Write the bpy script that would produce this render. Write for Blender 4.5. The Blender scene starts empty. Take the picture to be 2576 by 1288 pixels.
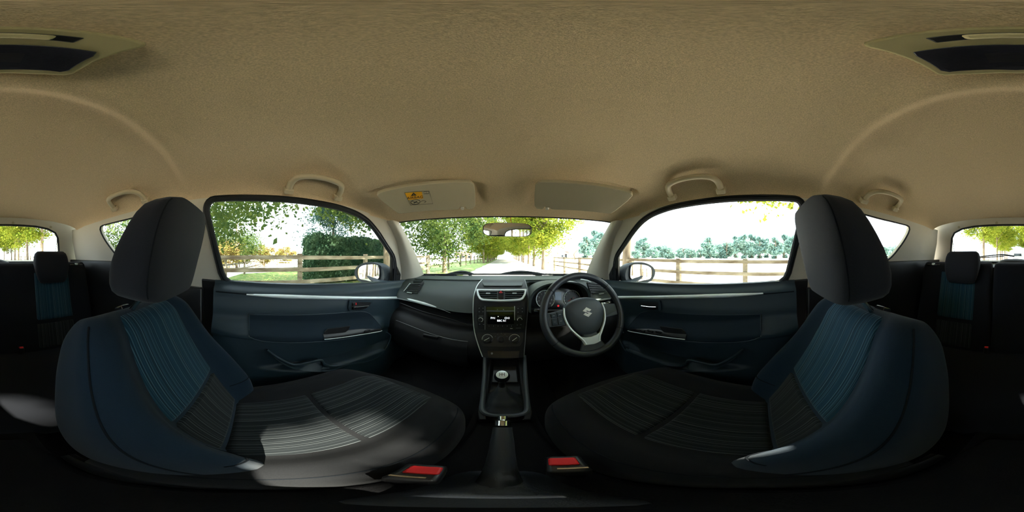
import bpy, bmesh, math, random
import numpy as np
from mathutils import Vector, Matrix
from mathutils.geometry import tessellate_polygon

random.seed(7)
sc = bpy.context.scene
C = sc.collection
PI = math.pi
rad = math.radians

# ------------------------------------------------------------------ camera, sky, sun, exposure
# The origin is the middle of the cabin, between the front seats; +Y is the nose of the car, +X its driver side.
cd = bpy.data.cameras.new('camera')
cam = bpy.data.objects.new('camera', cd)
C.objects.link(cam)
cd.type = 'PANO'
try:
    cd.cycles.panorama_type = 'EQUIRECTANGULAR'
except Exception:
    cd.panorama_type = 'EQUIRECTANGULAR'
cam.location = (0, 0, 0)
cam.rotation_euler = (rad(90), 0, rad(-(1288 - 1270) / 2576 * 360))
cd.clip_start = 0.01
cd.clip_end = 500
sc.camera = cam

w = bpy.data.worlds.new('world')
sc.world = w
w.use_nodes = True
bg = w.node_tree.nodes['Background']
bg.inputs[0].default_value = (0.78, 0.90, 1.0, 1)
bg.inputs[1].default_value = 1.6

sun_az, sun_el = 100.0, 38.0
sd = bpy.data.lights.new('sun', 'SUN')
sd.energy = 9.5
sd.angle = rad(0.6)
sd.color = (1.0, 0.93, 0.80)
sun = bpy.data.objects.new('sun', sd)
C.objects.link(sun)
sv = Vector((math.sin(rad(sun_az)) * math.cos(rad(sun_el)), math.cos(rad(sun_az)) * math.cos(rad(sun_el)), math.sin(rad(sun_el))))
sun.rotation_euler = sv.to_track_quat('Z', 'Y').to_euler()
sun.location = (30, -5, 25)

sc.view_settings.view_transform = 'Standard'
sc.view_settings.look = 'None'
sc.view_settings.exposure = 1.62
sc.view_settings.gamma = 1.0
sc.view_settings.use_curve_mapping = False
try:
    sc.cycles.use_denoising = True
    sc.cycles.adaptive_threshold = 0.2
    sc.cycles.max_bounces = 6
    sc.cycles.diffuse_bounces = 4
    sc.cycles.glossy_bounces = 4
    sc.cycles.transmission_bounces = 4
    sc.cycles.transparent_max_bounces = 16
    sc.cycles.caustics_reflective = False
    sc.cycles.caustics_refractive = False
except Exception:
    pass

# ------------------------------------------------------------------ helpers
U0 = 1270.0
GZ = -1.08                     # the ground outside


def ray(u, v):
    lon = (u - U0) / 2576 * 2 * PI
    lat = (644 - v) / 1288 * PI
    return Vector((math.sin(lon) * math.cos(lat), math.cos(lon) * math.cos(lat), math.sin(lat)))


def PX(u, v, x):
    d = ray(u, v)
    return d * (x / d.x)


def PY(u, v, y):
    d = ray(u, v)
    return d * (y / d.y)


def PZ(u, v, z):
    d = ray(u, v)
    return d * (z / d.z)


SA, SB = 0.645, 0.30          # the cabin side leans in: |x| = SA - SB * z


def PS(u, v):
    d = ray(u, v)
    return d * (SA / (abs(d.x) + SB * d.z))


def PL(u, v, o, n):
    d = ray(u, v)
    return d * (o.dot(n) / d.dot(n))


def side_x(z):
    return SA - SB * z


def interp(tab, t):
    xs = [a for a, b in tab]
    ys = [b for a, b in tab]
    return float(np.interp(t, xs, ys))


def cinterp(tab, t):
    """smooth interpolation through a table (monotone in its first column)"""
    n = len(tab)
    if t <= tab[0][0]:
        return tab[0][1]
    if t >= tab[-1][0]:
        return tab[-1][1]
    for i in range(n - 1):
        if tab[i][0] <= t <= tab[i + 1][0]:
            break
    x0, y0 = tab[i]
    x1, y1 = tab[i + 1]
    h = x1 - x0

    def slope(k):
        if k <= 0 or k >= n - 1:
            j = 0 if k <= 0 else n - 2
            return (tab[j + 1][1] - tab[j][1]) / (tab[j + 1][0] - tab[j][0])
        return (tab[k + 1][1] - tab[k - 1][1]) / (tab[k + 1][0] - tab[k - 1][0])
    m0, m1 = slope(i), slope(i + 1)
    s = (t - x0) / h
    return ((2 * s ** 3 - 3 * s ** 2 + 1) * y0 + (s ** 3 - 2 * s ** 2 + s) * h * m0 + (-2 * s ** 3 + 3 * s ** 2) * y1 + (s ** 3 - s ** 2) * h * m1)


def sstep(a, b, t):
    t = max(0.0, min(1.0, (t - a) / (b - a)))
    return t * t * (3 - 2 * t)


def smooth(pts, n=6, closed=False):
    """Catmull-Rom through the points"""
    P = [Vector(p) for p in pts]
    k = len(P)
    out = []
    for i in range(k if closed else k - 1):
        if closed:
            a, b, c, d = P[(i - 1) % k], P[i], P[(i + 1) % k], P[(i + 2) % k]
        else:
            a, b, c, d = P[max(i - 1, 0)], P[i], P[i + 1], P[min(i + 2, k - 1)]
        for j in range(n):
            t = j / n
            out.append(0.5 * ((2 * b) + (c - a) * t + (2 * a - 5 * b + 4 * c - d) * t * t + (3 * b - a - 3 * c + d) * t ** 3))
    if not closed:
        out.append(P[-1].copy())
    return out


def fillet(pts, r, n=5):
    """round the corners of a closed outline"""
    P = [Vector(p) for p in pts]
    k = len(P)
    out = []
    for i in range(k):
        a, b, c = P[i - 1], P[i], P[(i + 1) % k]
        ri = r[i] if isinstance(r, (list, tuple)) else r
        l1, l2 = (a - b).length, (c - b).length
        q = min(ri, l1 * 0.49, l2 * 0.49)
        p1, p2 = b + (a - b).normalized() * q, b + (c - b).normalized() * q
        for j in range(n + 1):
            t = j / n
            out.append((1 - t) ** 2 * p1 + 2 * t * (1 - t) * b + t * t * p2)
    return out


class MB:
    def __init__(self):
        self.v = []
        self.f = []

    def add(self, vs, fs):
        o = len(self.v)
        self.v += [tuple(p) for p in vs]
        self.f += [tuple(i + o for i in f) for f in fs]
        return self

    def box(self, c, s, m=None):
        c = Vector(c)
        vs = []
        for sx in (-1, 1):
            for sy in (-1, 1):
                for sz in (-1, 1):
                    p = Vector((sx * s[0] / 2, sy * s[1] / 2, sz * s[2] / 2))
                    if m is not None:
                        p = m @ p
                    vs.append(c + p)
        return self.add(vs, [(0, 1, 3, 2), (4, 6, 7, 5), (0, 4, 5, 1), (2, 3, 7, 6), (0, 2, 6, 4), (1, 5, 7, 3)])

    def bar(self, a, b, wx, wy, up=(0, 0, 1)):
        """a square bar from a to b"""
        a, b = Vector(a), Vector(b)
        d = (b - a).normalized()
        up = Vector(up)
        s = d.cross(up)
        if s.length < 1e-4:
            s = d.cross(Vector((1, 0, 0)))
        s.normalize()
        t = s.cross(d)
        q = [s * wx / 2 + t * wy / 2, -s * wx / 2 + t * wy / 2, -s * wx / 2 - t * wy / 2, s * wx / 2 - t * wy / 2]
        return self.add([a + k for k in q] + [b + k for k in q], [(3, 2, 1, 0), (4, 5, 6, 7)] + [(i, (i + 1) % 4, 4 + (i + 1) % 4, 4 + i) for i in range(4)])

    def loft(self, rings, close=True, caps=True, loop=False):
        k = len(rings[0])
        vs = [p for r in rings for p in r]
        fs = []
        R = len(rings)
        for i in range(R if loop else R - 1):
            a, b = i * k, ((i + 1) % R) * k
            for j in range(k if close else k - 1):
                j2 = (j + 1) % k
                fs.append((a + j, a + j2, b + j2, b + j))
        if caps and close and not loop:
            for base, ring in ((0, rings[0]), ((R - 1) * k, rings[-1])):
                c = sum((Vector(p) for p in ring), Vector()) / k
                vs.append(c)
                ci = len(vs) - 1
                for j in range(k):
                    fs.append((base + j, base + (j + 1) % k, ci))
        return self.add(vs, fs)

    def tube(self, path, r, n=8, closed=False, flat=1.0, up=None):
        """sweep a round (or flattened) section along a path"""
        P = [Vector(p) for p in path]
        k = len(P)
        rings = []
        nrm = None
        for i in range(k):
            if closed:
                t = (P[(i + 1) % k] - P[i - 1])
            else:
                t = P[min(i + 1, k - 1)] - P[max(i - 1, 0)]
            if t.length < 1e-9:
                t = Vector((0, 0, 1))
            t.normalize()
            if up is not None:
                nrm = Vector(up) - t * t.dot(Vector(up))
            elif nrm is None:
                nrm = t.cross(Vector((0.3, 0.2, 1)))
            else:
                nrm = nrm - t * nrm.dot(t)
            if nrm.length < 1e-6:
                nrm = t.orthogonal()
            nrm.normalize()
            b = t.cross(nrm)
            rr = r[i] if isinstance(r, (list, tuple)) else r
            rings.append([P[i] + (nrm * math.cos(2 * PI * j / n) * flat + b * math.sin(2 * PI * j / n)) * rr for j in range(n)])
        return self.loft(rings, True, not closed, closed)

    def prism(self, loops, off):
        """a flat outline (with holes) given thickness by the vector off"""
        if not isinstance(loops[0][0], (list, tuple, Vector)):
            loops = [loops]
        loops = [[Vector(p) for p in l] for l in loops]
        off = Vector(off)
        tri = tessellate_polygon(loops)
        flat = [p for l in loops for p in l]
        n = len(flat)
        fs = [tuple(t) for t in tri] + [tuple(i + n for i in t) for t in tri]
        o = 0
        for l in loops:
            k = len(l)
            for j in range(k):
                fs.append((o + j, o + (j + 1) % k, n + o + (j + 1) % k, n + o + j))
            o += k
        return self.add(flat + [p + off for p in flat], fs)

    def grid(self, fn, nu, nv):
        vs = [fn(i / nu, j / nv) for i in range(nu + 1) for j in range(nv + 1)]
        fs = [(i * (nv + 1) + j, i * (nv + 1) + j + 1, (i + 1) * (nv + 1) + j + 1, (i + 1) * (nv + 1) + j) for i in range(nu) for j in range(nv)]
        return self.add(vs, fs)

    def shell(self, fn, nu, nv, off):
        """a curved sheet with real thickness: fn gives the outer face, off the way to the inner one"""
        vs = [Vector(fn(i / nu, j / nv)) for i in range(nu + 1) for j in range(nv + 1)]
        k = len(vs)
        offs = [Vector(off(i / nu, j / nv)) if callable(off) else Vector(off) for i in range(nu + 1) for j in range(nv + 1)]
        fs = []
        q = nv + 1
        for i in range(nu):
            for j in range(nv):
                a = (i * q + j, i * q + j + 1, (i + 1) * q + j + 1, (i + 1) * q + j)
                fs.append(a)
                fs.append(tuple(x + k for x in reversed(a)))
        edge = [i * q for i in range(nu + 1)] + [nu * q + j for j in range(1, nv + 1)] + [i * q + nv for i in range(nu - 1, -1, -1)] + [j for j in range(nv - 1, 0, -1)]
        for a, b in zip(edge, edge[1:] + edge[:1]):
            fs.append((a, b, b + k, a + k))
        return self.add(vs + [p + o for p, o in zip(vs, offs)], fs)

    def lathe(self, prof, o, ax, n=24):
        """turn a profile of (radius, height) round the axis ax at o"""
        ax = Vector(ax).normalized()
        a = ax.orthogonal().normalized()
        b = ax.cross(a)
        o = Vector(o)
        rings = [[o + ax * h + (a * math.cos(2 * PI * j / n) + b * math.sin(2 * PI * j / n)) * max(r, 1e-5) for j in range(n)] for r, h in prof]
        return self.loft(rings)

    def build(self, name, mat, parent=None, smooth=True, bevel=0, ang=42, normals=True, seg=2):
        me = bpy.data.meshes.new(name)
        me.from_pydata(self.v, [], self.f)
        if normals:
            bm = bmesh.new()
            bm.from_mesh(me)
            bmesh.ops.recalc_face_normals(bm, faces=bm.faces)
            bm.to_mesh(me)
            bm.free()
        me.materials.append(mat)
        if smooth:
            me.polygons.foreach_set('use_smooth', [True] * len(me.polygons))
            try:
                me.set_sharp_from_angle(angle=rad(ang))
            except Exception:
                pass
        o = bpy.data.objects.new(name, me)
        C.objects.link(o)
        if parent is not None:
            o.parent = parent
            if parent.parent is None:
                o.matrix_parent_inverse = Matrix.Translation(-parent.location)
            else:
                o.matrix_parent_inverse = Matrix.Translation(-(parent.location * 0 + base_of(parent)))
        if bevel:
            md = o.modifiers.new('bevel', 'BEVEL')
            md.width = bevel
            md.segments = seg
            md.limit_method = 'ANGLE'
            md.angle_limit = rad(40)
        return o


def base_of(o):
    return BASE.get(o.name, Vector())


BASE = {}


def tag(o, label=None, cat=None, group=None, kind=None):
    if label:
        o['label'] = label
    if cat:
        o['category'] = cat
    if group:
        o['group'] = group
    if kind:
        o['kind'] = kind
    return o


def empty(name, loc, label=None, cat=None, group=None, kind=None):
    o = bpy.data.objects.new(name, None)
    C.objects.link(o)
    o.location = loc
    o.empty_display_size = 0.05
    return tag(o, label, cat, group, kind)


def copy_tree(o, parent=None):
    c = o.copy()
    C.objects.link(c)
    if parent is not None:
        c.parent = parent
    for ch in list(o.children):
        copy_tree(ch, c)
    return c


def text(name, body, o, X, Y, size, mat, parent, ext=0.0002, align='CENTER', label=None):
    cu = bpy.data.curves.new(name, 'FONT')
    cu.body = body
    cu.size = size
    cu.extrude = ext
    cu.align_x = align
    cu.align_y = 'CENTER'
    cu.resolution_u = 3
    cu.materials.append(mat)
    t = bpy.data.objects.new(name, cu)
    C.objects.link(t)
    X = Vector(X).normalized()
    Y = (Vector(Y) - X * X.dot(Vector(Y))).normalized()
    Z = X.cross(Y)
    m = Matrix(((X.x, Y.x, Z.x, o[0]), (X.y, Y.y, Z.y, o[1]), (X.z, Y.z, Z.z, o[2]), (0, 0, 0, 1)))
    t.matrix_world = m
    if parent is not None:
        t.parent = parent
        t.matrix_parent_inverse = Matrix.Translation(-parent.location) if parent.parent is None else Matrix()
    if label:
        t['label'] = label
    return t


# ------------------------------------------------------------------ materials
def mat(name, col, rough=0.6, metal=0.0, spec=0.5, bump=None, vary=None, sheen=0.0):
    m = bpy.data.materials.new(name)
    m.use_nodes = True
    nt = m.node_tree
    p = nt.nodes['Principled BSDF']
    p.inputs['Base Color'].default_value = (*col, 1)
    p.inputs['Roughness'].default_value = rough
    p.inputs['Metallic'].default_value = metal
    p.inputs['Specular IOR Level'].default_value = spec
    if sheen:
        p.inputs['Sheen Weight'].default_value = sheen
        p.inputs['Sheen Roughness'].default_value = 0.5
    tc = nt.nodes.new('ShaderNodeTexCoord')
    if vary:
        sc_, amt = vary
        n = nt.nodes.new('ShaderNodeTexNoise')
        n.inputs['Scale'].default_value = sc_
        n.inputs['Detail'].default_value = 4
        nt.links.new(tc.outputs['Object'], n.inputs['Vector'])
        r = nt.nodes.new('ShaderNodeValToRGB')
        r.color_ramp.elements[0].position = 0.3
        r.color_ramp.elements[1].position = 0.7
        r.color_ramp.elements[0].color = (*[c * (1 - amt) for c in col], 1)
        r.color_ramp.elements[1].color = (*[min(1, c * (1 + amt)) for c in col], 1)
        nt.links.new(n.outputs['Fac'], r.inputs['Fac'])
        nt.links.new(r.outputs['Color'], p.inputs['Base Color'])
    if bump:
        sc_, st = bump
        n = nt.nodes.new('ShaderNodeTexNoise')
        n.inputs['Scale'].default_value = sc_
        n.inputs['Detail'].default_value = 2
        nt.links.new(tc.outputs['Object'], n.inputs['Vector'])
        b = nt.nodes.new('ShaderNodeBump')
        b.inputs['Strength'].default_value = st
        b.inputs['Distance'].default_value = 0.001
        nt.links.new(n.outputs['Fac'], b.inputs['Height'])
        nt.links.new(b.outputs['Normal'], p.inputs['Normal'])
    return m


def two_tone(name, c0, c1, scale, lo=0.4, hi=0.6, rough=0.9, detail=6, bump=0.0, stretch=(1, 1, 1)):
    m = mat(name, c0, rough, spec=0.2)
    nt = m.node_tree
    p = nt.nodes['Principled BSDF']
    tc = [n for n in nt.nodes if n.type == 'TEX_COORD'][0]
    mp = nt.nodes.new('ShaderNodeMapping')
    mp.inputs['Scale'].default_value = stretch
    n = nt.nodes.new('ShaderNodeTexNoise')
    n.inputs['Scale'].default_value = scale
    n.inputs['Detail'].default_value = detail
    r = nt.nodes.new('ShaderNodeValToRGB')
    r.color_ramp.elements[0].position = lo
    r.color_ramp.elements[1].position = hi
    r.color_ramp.elements[0].color = (*c0, 1)
    r.color_ramp.elements[1].color = (*c1, 1)
    nt.links.new(tc.outputs['Object'], mp.inputs['Vector'])
    nt.links.new(mp.outputs['Vector'], n.inputs['Vector'])
    nt.links.new(n.outputs['Fac'], r.inputs['Fac'])
    nt.links.new(r.outputs['Color'], p.inputs['Base Color'])
    if bump:
        b = nt.nodes.new('ShaderNodeBump')
        b.inputs['Strength'].default_value = bump
        b.inputs['Distance'].default_value = 0.02
        nt.links.new(n.outputs['Fac'], b.inputs['Height'])
        nt.links.new(b.outputs['Normal'], p.inputs['Normal'])
    return m


def stripes(name, dark, mid, light):
    """ribbed seat cloth: uneven lengthwise lines across the width of the seat"""
    m = mat(name, dark, 0.85, spec=0.2, sheen=0.06)
    nt = m.node_tree
    p = nt.nodes['Principled BSDF']
    tc = [n for n in nt.nodes if n.type == 'TEX_COORD'][0]
    sx = nt.nodes.new('ShaderNodeSeparateXYZ')
    nt.links.new(tc.outputs['Object'], sx.inputs[0])

    def noise(scale, off):
        mul = nt.nodes.new('ShaderNodeMath')
        mul.operation = 'MULTIPLY_ADD'
        mul.inputs[1].default_value = scale
        mul.inputs[2].default_value = off
        nt.links.new(sx.outputs['X'], mul.inputs[0])
        n = nt.nodes.new('ShaderNodeTexNoise')
        n.noise_dimensions = '1D'
        n.inputs['Scale'].default_value = 1.0
        n.inputs['Detail'].default_value = 0
        nt.links.new(mul.outputs[0], n.inputs['W'])
        return n
    n1 = noise(330, 3.3)
    n2 = noise(60, 9.1)
    r1 = nt.nodes.new('ShaderNodeValToRGB')
    e = r1.color_ramp.elements
    e[0].position, e[1].position = 0.40, 0.72
    e[0].color, e[1].color = (*dark, 1), (*light, 1)
    k = e.new(0.56)
    k.color = (*mid, 1)
    mix = nt.nodes.new('ShaderNodeMix')
    mix.data_type = 'RGBA'
    mix.inputs['B'].default_value = (*mid, 1)
    nt.links.new(n1.outputs['Fac'], r1.inputs['Fac'])
    nt.links.new(r1.outputs['Color'], mix.inputs['A'])
    r2 = nt.nodes.new('ShaderNodeValToRGB')
    r2.color_ramp.elements[0].position, r2.color_ramp.elements[1].position = 0.42, 0.62
    r2.color_ramp.elements[1].color = (0.75, 0.75, 0.75, 1)
    nt.links.new(n2.outputs['Fac'], r2.inputs['Fac'])
    nt.links.new(r2.outputs['Color'], mix.inputs['Factor'])
    nt.links.new(mix.outputs['Result'], p.inputs['Base Color'])
    b = nt.nodes.new('ShaderNodeBump')
    b.inputs['Strength'].default_value = 0.5
    b.inputs['Distance'].default_value = 0.001
    nt.links.new(n1.outputs['Fac'], b.inputs['Height'])
    nt.links.new(b.outputs['Normal'], p.inputs['Normal'])
    return m


def glass(name, tint, refl=0.06):
    m = bpy.data.materials.new(name)
    m.use_nodes = True
    nt = m.node_tree
    nt.nodes.remove(nt.nodes['Principled BSDF'])
    t = nt.nodes.new('ShaderNodeBsdfTransparent')
    t.inputs[0].default_value = (*tint, 1)
    g = nt.nodes.new('ShaderNodeBsdfGlossy')
    g.inputs['Roughness'].default_value = 0.0
    lw = nt.nodes.new('ShaderNodeLayerWeight')
    pw = nt.nodes.new('ShaderNodeMath')
    pw.operation = 'POWER'
    pw.inputs[1].default_value = 5.0
    fr = nt.nodes.new('ShaderNodeMath')
    fr.operation = 'MULTIPLY_ADD'
    fr.inputs[1].default_value = 0.55
    fr.inputs[2].default_value = refl * 0.3
    nt.links.new(lw.outputs['Facing'], pw.inputs[0])
    nt.links.new(pw.outputs[0], fr.inputs[0])
    mx = nt.nodes.new('ShaderNodeMixShader')
    nt.links.new(fr.outputs[0], mx.inputs[0])
    nt.links.new(t.outputs[0], mx.inputs[1])
    nt.links.new(g.outputs[0], mx.inputs[2])
    nt.links.new(mx.outputs[0], nt.nodes['Material Output'].inputs[0])
    return m


def emis(name, col, s):
    m = mat(name, col, 0.4)
    p = m.node_tree.nodes['Principled BSDF']
    p.inputs['Emission Color'].default_value = (*col, 1)
    p.inputs['Emission Strength'].default_value = s
    return m


def leafmat(name, c0, c1, trans=0.5):
    m = bpy.data.materials.new(name)
    m.use_nodes = True
    nt = m.node_tree
    nt.nodes.remove(nt.nodes['Principled BSDF'])
    tc = nt.nodes.new('ShaderNodeTexCoord')
    n = nt.nodes.new('ShaderNodeTexNoise')
    n.inputs['Scale'].default_value = 2.3
    n.inputs['Detail'].default_value = 5
    r = nt.nodes.new('ShaderNodeValToRGB')
    r.color_ramp.elements[0].position, r.color_ramp.elements[1].position = 0.35, 0.65
    r.color_ramp.elements[0].color, r.color_ramp.elements[1].color = (*c0, 1), (*c1, 1)
    d = nt.nodes.new('ShaderNodeBsdfDiffuse')
    t = nt.nodes.new('ShaderNodeBsdfTranslucent')
    mx = nt.nodes.new('ShaderNodeMixShader')
    mx.inputs[0].default_value = trans
    nt.links.new(tc.outputs['Object'], n.inputs['Vector'])
    nt.links.new(n.outputs['Fac'], r.inputs['Fac'])
    nt.links.new(r.outputs['Color'], d.inputs['Color'])
    nt.links.new(r.outputs['Color'], t.inputs['Color'])
    nt.links.new(d.outputs[0], mx.inputs[1])
    nt.links.new(t.outputs[0], mx.inputs[2])
    nt.links.new(mx.outputs[0], nt.nodes['Material Output'].inputs[0])
    return m


MT = dict(
    headliner=mat('headliner_cloth', (0.66, 0.505, 0.325), 0.95, spec=0.1, bump=(700, 0.7), vary=(420, 0.20)),
    trim=mat('pillar_plastic', (0.62, 0.57, 0.48), 0.65, spec=0.3, bump=(1200, 0.15)),
    lamp_frame=mat('lamp_frame', (0.42, 0.36, 0.19), 0.6, spec=0.3),
    visor=mat('visor_vinyl', (0.46, 0.40, 0.28), 0.7, spec=0.3, bump=(1500, 0.2)),
    handle=mat('beige_plastic', (0.54, 0.45, 0.30), 0.55, spec=0.4),
    dash=mat('dash_plastic', (0.036, 0.047, 0.044), 0.5, spec=0.5, bump=(1400, 0.35)),
    dash_low=mat('lower_dash_plastic', (0.012, 0.012, 0.014), 0.55, spec=0.4, bump=(1400, 0.3)),
    door=mat('door_plastic', (0.014, 0.030, 0.041), 0.5, spec=0.45, bump=(1400, 0.3)),
    door_cloth=mat('door_cloth', (0.009, 0.018, 0.027), 0.85, spec=0.2, bump=(1600, 0.4)),
    black=mat('black_plastic', (0.012, 0.012, 0.013), 0.4, spec=0.5),
    gloss=mat('gloss_black', (0.010, 0.011, 0.014), 0.15, spec=0.6),
    rubber=mat('black_rubber', (0.018, 0.020, 0.024), 0.6, spec=0.3),
    housing=mat('mirror_housing', (0.050, 0.060, 0.072), 0.5, spec=0.4),
    silver=mat('silver_paint', (0.78, 0.84, 0.84), 0.35, metal=0.25),
    chrome=mat('chrome', (0.80, 0.80, 0.80), 0.12, metal=1.0),
    seat=mat('seat_cloth', (0.007, 0.018, 0.032), 0.9, spec=0.15, bump=(1500, 0.5), vary=(700, 0.18), sheen=0.08),
    seat_low=mat('shaded_cushion_cloth', (0.010, 0.0105, 0.012), 0.9, spec=0.15, bump=(1500, 0.5), vary=(700, 0.18), sheen=0.06),  # darker copy of the backrest cloth: the cushion's weaker light put into colour
    rest=mat('headrest_cloth', (0.016, 0.017, 0.022), 0.9, spec=0.15, bump=(1500, 0.5), vary=(700, 0.15), sheen=0.10),
    insert=stripes('striped_seat_cloth', (0.003, 0.017, 0.029), (0.006, 0.040, 0.070), (0.070, 0.13, 0.165)),
    insert_low=stripes('striped_cushion_cloth', (0.005, 0.007, 0.008), (0.010, 0.013, 0.015), (0.070, 0.078, 0.082)),
    rear=mat('rear_seat_cloth', (0.009, 0.010, 0.014), 0.9, spec=0.15, bump=(1500, 0.4), sheen=0.05),
    carpet=mat('black_carpet', (0.012, 0.012, 0.013), 0.98, spec=0.05, bump=(500, 0.8)),
    seam=mat('seam_thread', (0.008, 0.010, 0.013), 0.9, spec=0.1),
    red=mat('red_plastic', (0.75, 0.015, 0.02), 0.45),
    leather=mat('wheel_leather', (0.034, 0.039, 0.048), 0.36, spec=0.5, bump=(900, 0.35)),
    pad=mat('airbag_pad', (0.065, 0.079, 0.097), 0.5, spec=0.5, bump=(1500, 0.3)),
    white=mat('white_print', (0.92, 0.92, 0.90), 0.5),
    dim=mat('dim_print', (0.22, 0.23, 0.24), 0.5),
    orange=mat('orange_label', (0.85, 0.42, 0.02), 0.5),
    print=mat('dark_print', (0.03, 0.028, 0.025), 0.6),
    screen=mat('screen_black', (0.004, 0.004, 0.005), 0.12),
    lcd=emis('display_text', (0.85, 0.92, 0.95), 0.7),
    lcd_dim=emis('cluster_display', (0.25, 0.33, 0.42), 0.05),
    lamp_red=emis('warning_lamp', (1.0, 0.04, 0.05), 0.35),
    glass=glass('window_glass', (0.97, 0.99, 0.975)),
    mirror=mat('mirror_silver', (0.86, 0.88, 0.87), 0.02, metal=1.0),
    lens=mat('lamp_lens', (0.030, 0.030, 0.042), 0.22, spec=0.6),
    amber=mat('switch_cream', (0.55, 0.47, 0.26), 0.5),
    paint=mat('car_paint', (0.20, 0.24, 0.10), 0.25, metal=0.3, spec=0.6),
    gravel=two_tone('gravel', (0.62, 0.58, 0.52), (0.80, 0.76, 0.70), 14, bump=0.3),
    field=two_tone('dry_field', (0.66, 0.60, 0.48), (0.78, 0.73, 0.62), 0.6),  # like the gravel, pale straw with overexposed white put into the colour
    lawn=two_tone('lawn_grass', (0.08, 0.16, 0.03), (0.25, 0.29, 0.09), 3.5, 0.35, 0.7),
    verge=two_tone('verge_grass', (0.14, 0.25, 0.05), (0.46, 0.48, 0.22), 2.5, 0.35, 0.7),
    bark=two_tone('bark', (0.16, 0.12, 0.085), (0.34, 0.27, 0.20), 9, 0.35, 0.65, bump=0.6, stretch=(1, 1, 0.25)),
    rail=two_tone('weathered_timber', (0.14, 0.105, 0.07), (0.36, 0.31, 0.23), 7, 0.35, 0.65, bump=0.3, stretch=(1, 0.3, 1)),
    leaf1=leafmat('lime_leaf', (0.12, 0.19, 0.025), (0.32, 0.34, 0.045)),
    leaf2=leafmat('maple_leaf', (0.045, 0.095, 0.035), (0.15, 0.20, 0.05)),
    leaf3=leafmat('hedge_leaf', (0.045, 0.10, 0.06), (0.13, 0.21, 0.12), 0.3),
    leaf4=leafmat('hazy_far_leaf', (0.14, 0.26, 0.24), (0.34, 0.46, 0.38), 0.3),  # pale blue-green: overexposure haze put into the leaf colour
    leaf5=leafmat('copper_leaf', (0.22, 0.13, 0.06), (0.30, 0.30, 0.08), 0.4),
    leaf6=leafmat('blue_green_leaf', (0.055, 0.12, 0.11), (0.16, 0.25, 0.20), 0.35),
    brick=two_tone('brick_wall', (0.42, 0.20, 0.13), (0.55, 0.30, 0.20), 5),
    tile=mat('roof_tile', (0.35, 0.17, 0.12), 0.8),
    cream=mat('cream_render', (0.72, 0.66, 0.55), 0.8),
    shed=mat('dark_boards', (0.07, 0.06, 0.06), 0.8),
    pane=mat('dark_pane', (0.03, 0.04, 0.05), 0.1),
    wpaint=mat('white_paint', (0.80, 0.80, 0.80), 0.4),
)

# ================================================================== THE CABIN SHELL
ZC = [(-1.1, 0.265), (-1.0, 0.30), (-0.9, 0.325), (-0.7, 0.352), (-0.45, 0.368), (-0.30, 0.370), (-0.245, 0.370), (-0.228, 0.366), (-0.213, 0.352), (-0.199, 0.340), (-0.182, 0.342), (-0.14, 0.356), (-0.08, 0.362), (0.1, 0.362), (0.3, 0.352),
      (0.5, 0.325), (0.65, 0.285), (0.75, 0.245), (0.82, 0.205)]
ZE = [(-1.1, 0.185), (-0.8, 0.195), (-0.4, 0.205), (0.0, 0.214), (0.3, 0.212), (0.55, 0.205), (0.82, 0.190)]


def roof_pt(s, t):
    wv = 2 * t - 1
    y0 = -1.1 + 1.92 * s
    yf = 0.82 - 0.10 * wv * wv
    yb = -1.10 + 0.06 * wv * wv
    y = yb + (yf - yb) * s
    ze = cinterp(ZE, y0)
    zc = cinterp(ZC, y0)
    X = side_x(ze) - 0.018 * sstep(0.6, 0.82, y0)
    z = ze + (zc - ze) * max(0.0, 1 - abs(wv) ** 2.5) ** 0.53
    x = abs(wv * X)
    yt = 0.632 - 0.42 * (x - 0.107)          # the shallow hollow that takes a folded sun visor
    z += 0.020 * sstep(0.085, 0.100, x) * (1 - sstep(0.475, 0.495, x)) * sstep(yt - 0.026, yt - 0.014, y) * (1 - sstep(yt + 0.06, yt + 0.13, y))
    return Vector((wv * X, y, z))


def wq(t):                      # denser rows near the rails
    q = 2 * t - 1
    return (math.copysign(1 - (1 - abs(q)) ** 1.6, q) + 1) / 2


ceiling = MB().shell(lambda s, t: roof_pt(s, wq(t)), 240, 120, (0, 0, 0.012)).build('ceiling', MT['headliner'], ang=60)
tag(ceiling, 'beige woven headliner with a raised rib across the cabin', 'headliner', kind='structure')
roof = MB().shell(lambda s, t: roof_pt(s, t) + Vector((0, 0, 0.035)), 24, 24, (0, 0, 0.012)).build('roof', MT['paint'])
tag(roof, 'outer roof skin above the headliner', 'roof', kind='structure')

# ---- windscreen
def ws_pt(a, t):                # a: 0 bottom .. 1 top
    wv = 2 * t - 1
    top = roof_pt(1, t) + Vector((0, 0.02, 0.004))
    bot = Vector((wv * 0.625, 1.22 - 0.085 * wv * wv, -0.137 - 0.010 * wv * wv))
    p = bot.lerp(top, a)
    p += Vector((0, 0.03, 0.03)) * (4 * a * (1 - a)) * 0.35
    return p


wind = MB().shell(lambda a, t: ws_pt(-0.03 + 1.06 * a, t), 14, 30, (0, 0.004, 0.004)).build('window_1', MT['glass'])
tag(wind, 'clear windscreen above the dashboard', 'window', kind='structure')
fr = [ws_pt(0, 1 - i / 30) for i in range(31)] + [ws_pt(i / 14, 0) for i in range(1, 14)] + [ws_pt(1, i / 30) for i in range(31)] + [ws_pt(1 - i / 14, 1) for i in range(1, 14)]
MB().tube(fr, 0.006, 6, True).build('window_seal', MT['rubber'], wind)

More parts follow.
